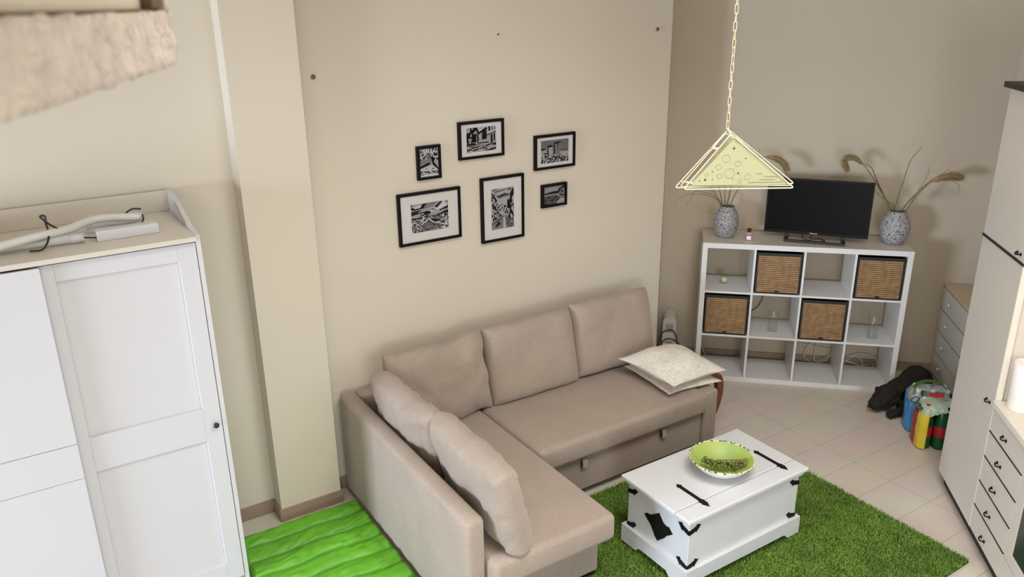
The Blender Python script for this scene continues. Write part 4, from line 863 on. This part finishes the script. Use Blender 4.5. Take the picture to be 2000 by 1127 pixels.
# chain of wire links up to the ceiling
def linkmesh():
    bm = bmesh.new(); hw, hl = .0055, .0165; pts = []
    for k in range(24):
        a = 2 * PI * k / 24; x = hw * math.cos(a); z = (hl - hw) * (1 if math.sin(a) >= 0 else -1) + hw * math.sin(a); pts.append((x, 0, z))
    tube(bm, pts, .0013, 6, closed=True); return bm
top0 = L3(.169, .036, .012); l0 = link('chain_link', linkmesh(), M['lampmetal'], lamp, smooth=True)
nlk = int((ZC - A0.z - .06 - .02) / .0285); base_ang = math.atan2(ex.y, ex.x)
for i in range(nlk):
    o = l0 if i == 0 else l0.copy()
    if i: COL.objects.link(o); o.parent = lamp
    o.location = (top0.x + math.sin(i * .9) * .0008, top0.y, .026 + i * .0285); o.rotation_euler = (0, 0, base_ang + (PI / 2 if i % 2 else 0) + .5 + math.sin(i * .37) * .5)
bm = bmesh.new(); lathe(bm, [(0, -.055), (.008, -.055), (.012, -.045), (.05, -.02), (.055, 0), (0, 0)], 28); o = link('ceiling_rose', bm, M['lampmetal'], lamp, smooth=True); o.location = (top0.x, top0.y, ZC - A0.z)

# ------------------------------------------------------------------ bottles under the cupboard side
def pet(name, t, n_, z, hgt, r, mats, label, lean=(0, 0), band=True):
    e_ = empty(name, TN(t, n_, z), TA, label, 'bottle', 'drink bottles in the multipack'); e_.rotation_euler = (lean[0], lean[1], TA)
    bm = bmesh.new(); lathe(bm, [(0, .004), (r * .7, 0), (r * .95, .012), (r, .03), (r, hgt * .28), (r * .94, hgt * .30), (r * .94, hgt * .58), (r, hgt * .60), (r * .97, hgt * .68), (r * .7, hgt * .82), (.014, hgt * .92), (.014, hgt * .95), (0, hgt * .95)], 24); link('body', bm, mats[0], e_, smooth=True)
    bm = bmesh.new(); lathe(bm, [(r * .95, hgt * .305), (r * .965, hgt * .32), (r * .965, hgt * .56), (r * .95, hgt * .575)], 24); link('label_band', bm, mats[1], e_, smooth=True)
    bm = bmesh.new(); lathe(bm, [(0, hgt), (.015, hgt), (.0165, hgt - .004), (.0165, hgt * .94), (0, hgt * .94)], 16); link('cap', bm, mats[2], e_)
    return e_
def wrap_shell(name, parent, t0, t1, n0, n1, h_, zones, hole=None, seed=1, m=None):
    """crumpled plastic film hugging a block of bottles (local x = T, y = -N)"""
    cx, cy = (t0 + t1) / 2, -(n0 + n1) / 2; hx, hy = (t1 - t0) / 2, (n1 - n0) / 2; NA, NZ = 96, 40; bm = bmesh.new(); R_ = []
    for j in range(NZ + 1):
        v = j / NZ; z = .008 + (h_ - .008) * min(1, math.sin(v * PI / 2 * 1.0) ** .9 if v > .0 else 0)
        s_ = 1 if v < .45 else max(.0, 1 - ((v - .45) / .55) ** 2.2 * .86)
        row = []
        for i in range(NA):
            a = 2 * PI * i / NA; c_, s2 = math.cos(a), math.sin(a); k = (abs(c_) ** 5 + abs(s2) ** 5) ** (-1 / 5)
            x = c_ * k * hx * s_; y = s2 * k * hy * s_; nn = noise.noise(Vector((x * 18, y * 18, z * 14 + seed))) * .010 * min(1, v * 4) + abs(noise.noise(Vector((x * 40, y * 40, z * 9 + seed)))) * .006
            row.append(bm.verts.new((cx + x + c_ * nn, cy + y + s2 * nn, z + nn * .6 * (v > .3))))
        R_.append(row)
    for j in range(NZ):
        for i in range(NA):
            a = 2 * PI * (i + .5) / NA; v = (j + .5) / NZ
            if hole and hole(a, v): continue
            f = bm.faces.new((R_[j][i], R_[j][(i + 1) % NA], R_[j + 1][(i + 1) % NA], R_[j + 1][i])); f.material_index = zones(a, v)
    bm.faces.new(R_[-1])
    return link(name, bm, m, parent, smooth=True)
def bottle_in(parent, t, n_, hgt, r, mb, ml, mc):
    bm = bmesh.new(); P_ = [(0, .004), (r * .7, 0), (r * .95, .012), (r, .03), (r, hgt * .26), (r * .93, hgt * .28), (r * .93, hgt * .52), (r, hgt * .54), (r * .99, hgt * .62), (r * .86, hgt * .74), (r * .5, hgt * .87), (.014, hgt * .93), (.014, hgt * .95), (0, hgt * .95)]
    lathe(bm, P_, 28); o_ = link('bottle', bm, mb, parent, smooth=True); o_.location = (t, -n_, 0)
    bm = bmesh.new(); lathe(bm, [(r * .94, hgt * .275), (r * .975, hgt * .285), (r * .975, hgt * .515), (r * .94, hgt * .525)], 28); link('label_band', bm, ml, o_, smooth=True)
    bm = bmesh.new(); lathe(bm, [(0, hgt), (.015, hgt), (.0168, hgt - .004), (.0168, hgt * .94), (0, hgt * .94)], 16); link('cap', bm, mc, o_)
    return o_
E_ = lambda a: ((a + PI) % (2 * PI)) - PI     # local angle: pi = side towards the sofa, -pi/2 = towards the camera row
wp = empty('water_multipack', (0, 0, 0), TA, 'blue and white shrink-wrapped bottle pack nearest the dog', 'bottle pack', 'drink packs on the floor by the drawers')
for t in (1.475, 1.565, 1.655):
    for n_ in (.918, 1.002): bottle_in(wp, t, n_, .315, .042, M['pet_clear'], M['wrap_blue'], M['cap_w'])
def zn(a, v): return 0 if v < .50 + .06 * math.sin(a * 3) else 1
def hl(a, v): return v > .62 and abs(E_(a + PI / 2)) < 1.1 and v < .80
M['film'] = mat('clear_film', 'd5ddd6', .2, .3, 20, alpha=.45); M['bluefilm'] = mat('blue_print_film', '2d74bd', .35, .3, 16, c2='5aa0d4')
wrap_shell('wrap', wp, 1.425, 1.705, .875, 1.045, .325, zn, hl, 3, [M['bluefilm'], M['film']])
bm = bmesh.new(); L = []
for p_ in spline([(1.44, -.97, .27), (1.465, -.95, .318), (1.52, -.925, .338), (1.58, -.92, .340), (1.64, -.93, .325), (1.675, -.95, .29)], 5):
    L.append((bm.verts.new(p_ + Vector((0, -.017, 0))), bm.verts.new(p_ + Vector((0, .017, .004)))))
for a, b_ in zip(L, L[1:]): bm.faces.new((a[0], a[1], b_[1], b_[0]))
bmesh.ops.solidify(bm, geom=bm.faces[:], thickness=.002); link('carry_strap', bm, M['strap_g'], wp, smooth=True)
sp_ = empty('soda_multipack', (0, 0, 0), TA, 'torn yellow and pale green multipack holding dark and green soda bottles with red labels', 'bottle pack', 'drink packs on the floor by the drawers')
for i, t in enumerate((1.485, 1.58, 1.675)):
    for j, n_ in enumerate((1.125, 1.222)): bottle_in(sp_, t, n_, .315, .045, M['pet_green'] if j == 1 or i == 1 else M['pet_dark'], M['label_r'], M['cap_r'] if (i + j) % 2 else M['cap_w'])
def zn2(a, v):
    d = E_(a - PI)          # 0 on the side facing the sofa
    if v > .55: return 1
    if .30 < d < 1.3: return 2          # yellow strip near the open corner
    if -.5 < d <= .30: return 3
    return 1
def hl2(a, v): 
    d = abs(E_(a + PI / 2 - .12)); return (d < .68 and v < .52 + .12 * math.cos(d * 2.2)) or (.70 < v < .80 and abs(E_(a + 1.1)) < .4)
wrap_shell('wrap', sp_, 1.432, 1.73, 1.078, 1.278, .325, zn2, hl2, 8, [M['film'], M['wrap_pale'], M['wrap_yellow'], M['wrap_red']])
bm = bmesh.new(); box(bm, -.045, .045, -.02, .02, 0, .028, bev=.008); o = link('red_tag', bm, M['label_r'], sp_); o.location = (1.56, -1.10, .305); o.rotation_euler = (.25, 0, -.2)
lt = txt('Orte', .082, M['script'], sp_, 'lettering', (0, 0, 0), (0, 0, 0), .001, .3)
_n = Vector((-.74, -.10, .66)).normalized(); _x = Vector((.10, -1, -.05)); _x = (_x - _n * _x.dot(_n)).normalized(); _y = _n.cross(_x)
lt.matrix_local = Matrix.Translation((1.428, -1.16, .285)) @ Matrix((_x, _y, _n)).transposed().to_4x4()

# ------------------------------------------------------------------ sleeping dog
dg = empty('dog', TN(1.45, .6), TA, 'dark brown dog lying on the floor beside the shelf unit with its head down', 'dog')
def D(t, n_, z): return (t - 1.45, -(n_ - .6), z)
jn = [  # (pos, radius)
 (D(1.62, .37, .112), .104), (D(1.70, .25, .105), .092), (D(1.565, .50, .115), .096), (D(1.47, .58, .112), .098), (D(1.405, .655, .112), .084),
 (D(1.350, .715, .105), .086), (D(1.312, .755, .088), .070), (D(1.268, .785, .066), .050), (D(1.238, .803, .050), .040),
 (D(1.48, .67, .060), .046), (D(1.47, .78, .040), .034), (D(1.41, .835, .034), .030), (D(1.335, .868, .030), .032),
 (D(1.39, .60, .05), .040), (D(1.33, .66, .034), .030), (D(1.29, .70, .028), .028),
 (D(1.76, .30, .06), .055), (D(1.68, .40, .04), .032), (D(1.74, .46, .026), .024),
 (D(1.76, .16, .07), .028), (D(1.70, .09, .03), .018)]
ed = [(0, 1), (0, 2), (2, 3), (3, 4), (4, 5), (5, 6), (6, 7), (7, 8), (3, 9), (9, 10), (10, 11), (11, 12), (3, 13), (13, 14), (14, 15), (1, 16), (16, 17), (17, 18), (1, 19), (19, 20)]
me = bpy.data.meshes.new('body'); me.from_pydata([j[0] for j in jn], ed, []); o = bpy.data.objects.new('body', me); COL.objects.link(o); o.parent = dg
sk = o.modifiers.new('skin', 'SKIN'); sk.use_smooth_shade = True; sk.branch_smoothing = .6
for i, (p_, r_) in enumerate(jn): me.skin_vertices[0].data[i].radius = (r_, r_)
me.skin_vertices[0].data[0].use_root = True
ss = o.modifiers.new('sub', 'SUBSURF'); ss.levels = 3; ss.render_levels = 3
dt = bpy.data.textures.new('fur_clumps', 'CLOUDS'); dt.noise_scale = .03
dm = o.modifiers.new('fur', 'DISPLACE'); dm.texture = dt; dm.strength = .016; dm.mid_level = .5; me.materials.append(M['fur'])
def ear(name, pos, rot):
    bm = bmesh.new(); bmesh.ops.create_uvsphere(bm, u_segments=16, v_segments=10, radius=1)
    for v in bm.verts: v.co = Vector((v.co.x * .038 * (1 - .3 * v.co.z), v.co.y * .011, v.co.z * .056))
    o_ = link(name, bm, M['fur'], dg, smooth=True); o_.location = pos; o_.rotation_euler = rot; return o_
ear('ear', D(1.395, .795, .098), (.5, .3, .7)); ear('ear', D(1.318, .672, .100), (-.5, -.2, .6))
bm = bmesh.new(); bmesh.ops.create_uvsphere(bm, u_segments=14, v_segments=10, radius=.014)
for v in bm.verts: v.co.z *= .8
o = link('nose', bm, M['nose'], dg, smooth=True); o.location = D(1.226, .811, .060)
for pos in (D(1.305, .818, .122), D(1.262, .745, .125)):
    bm = bmesh.new(); bmesh.ops.create_uvsphere(bm, u_segments=12, v_segments=8, radius=.0075); o = link('eye', bm, M['eye'], dg, smooth=True); o.location = pos
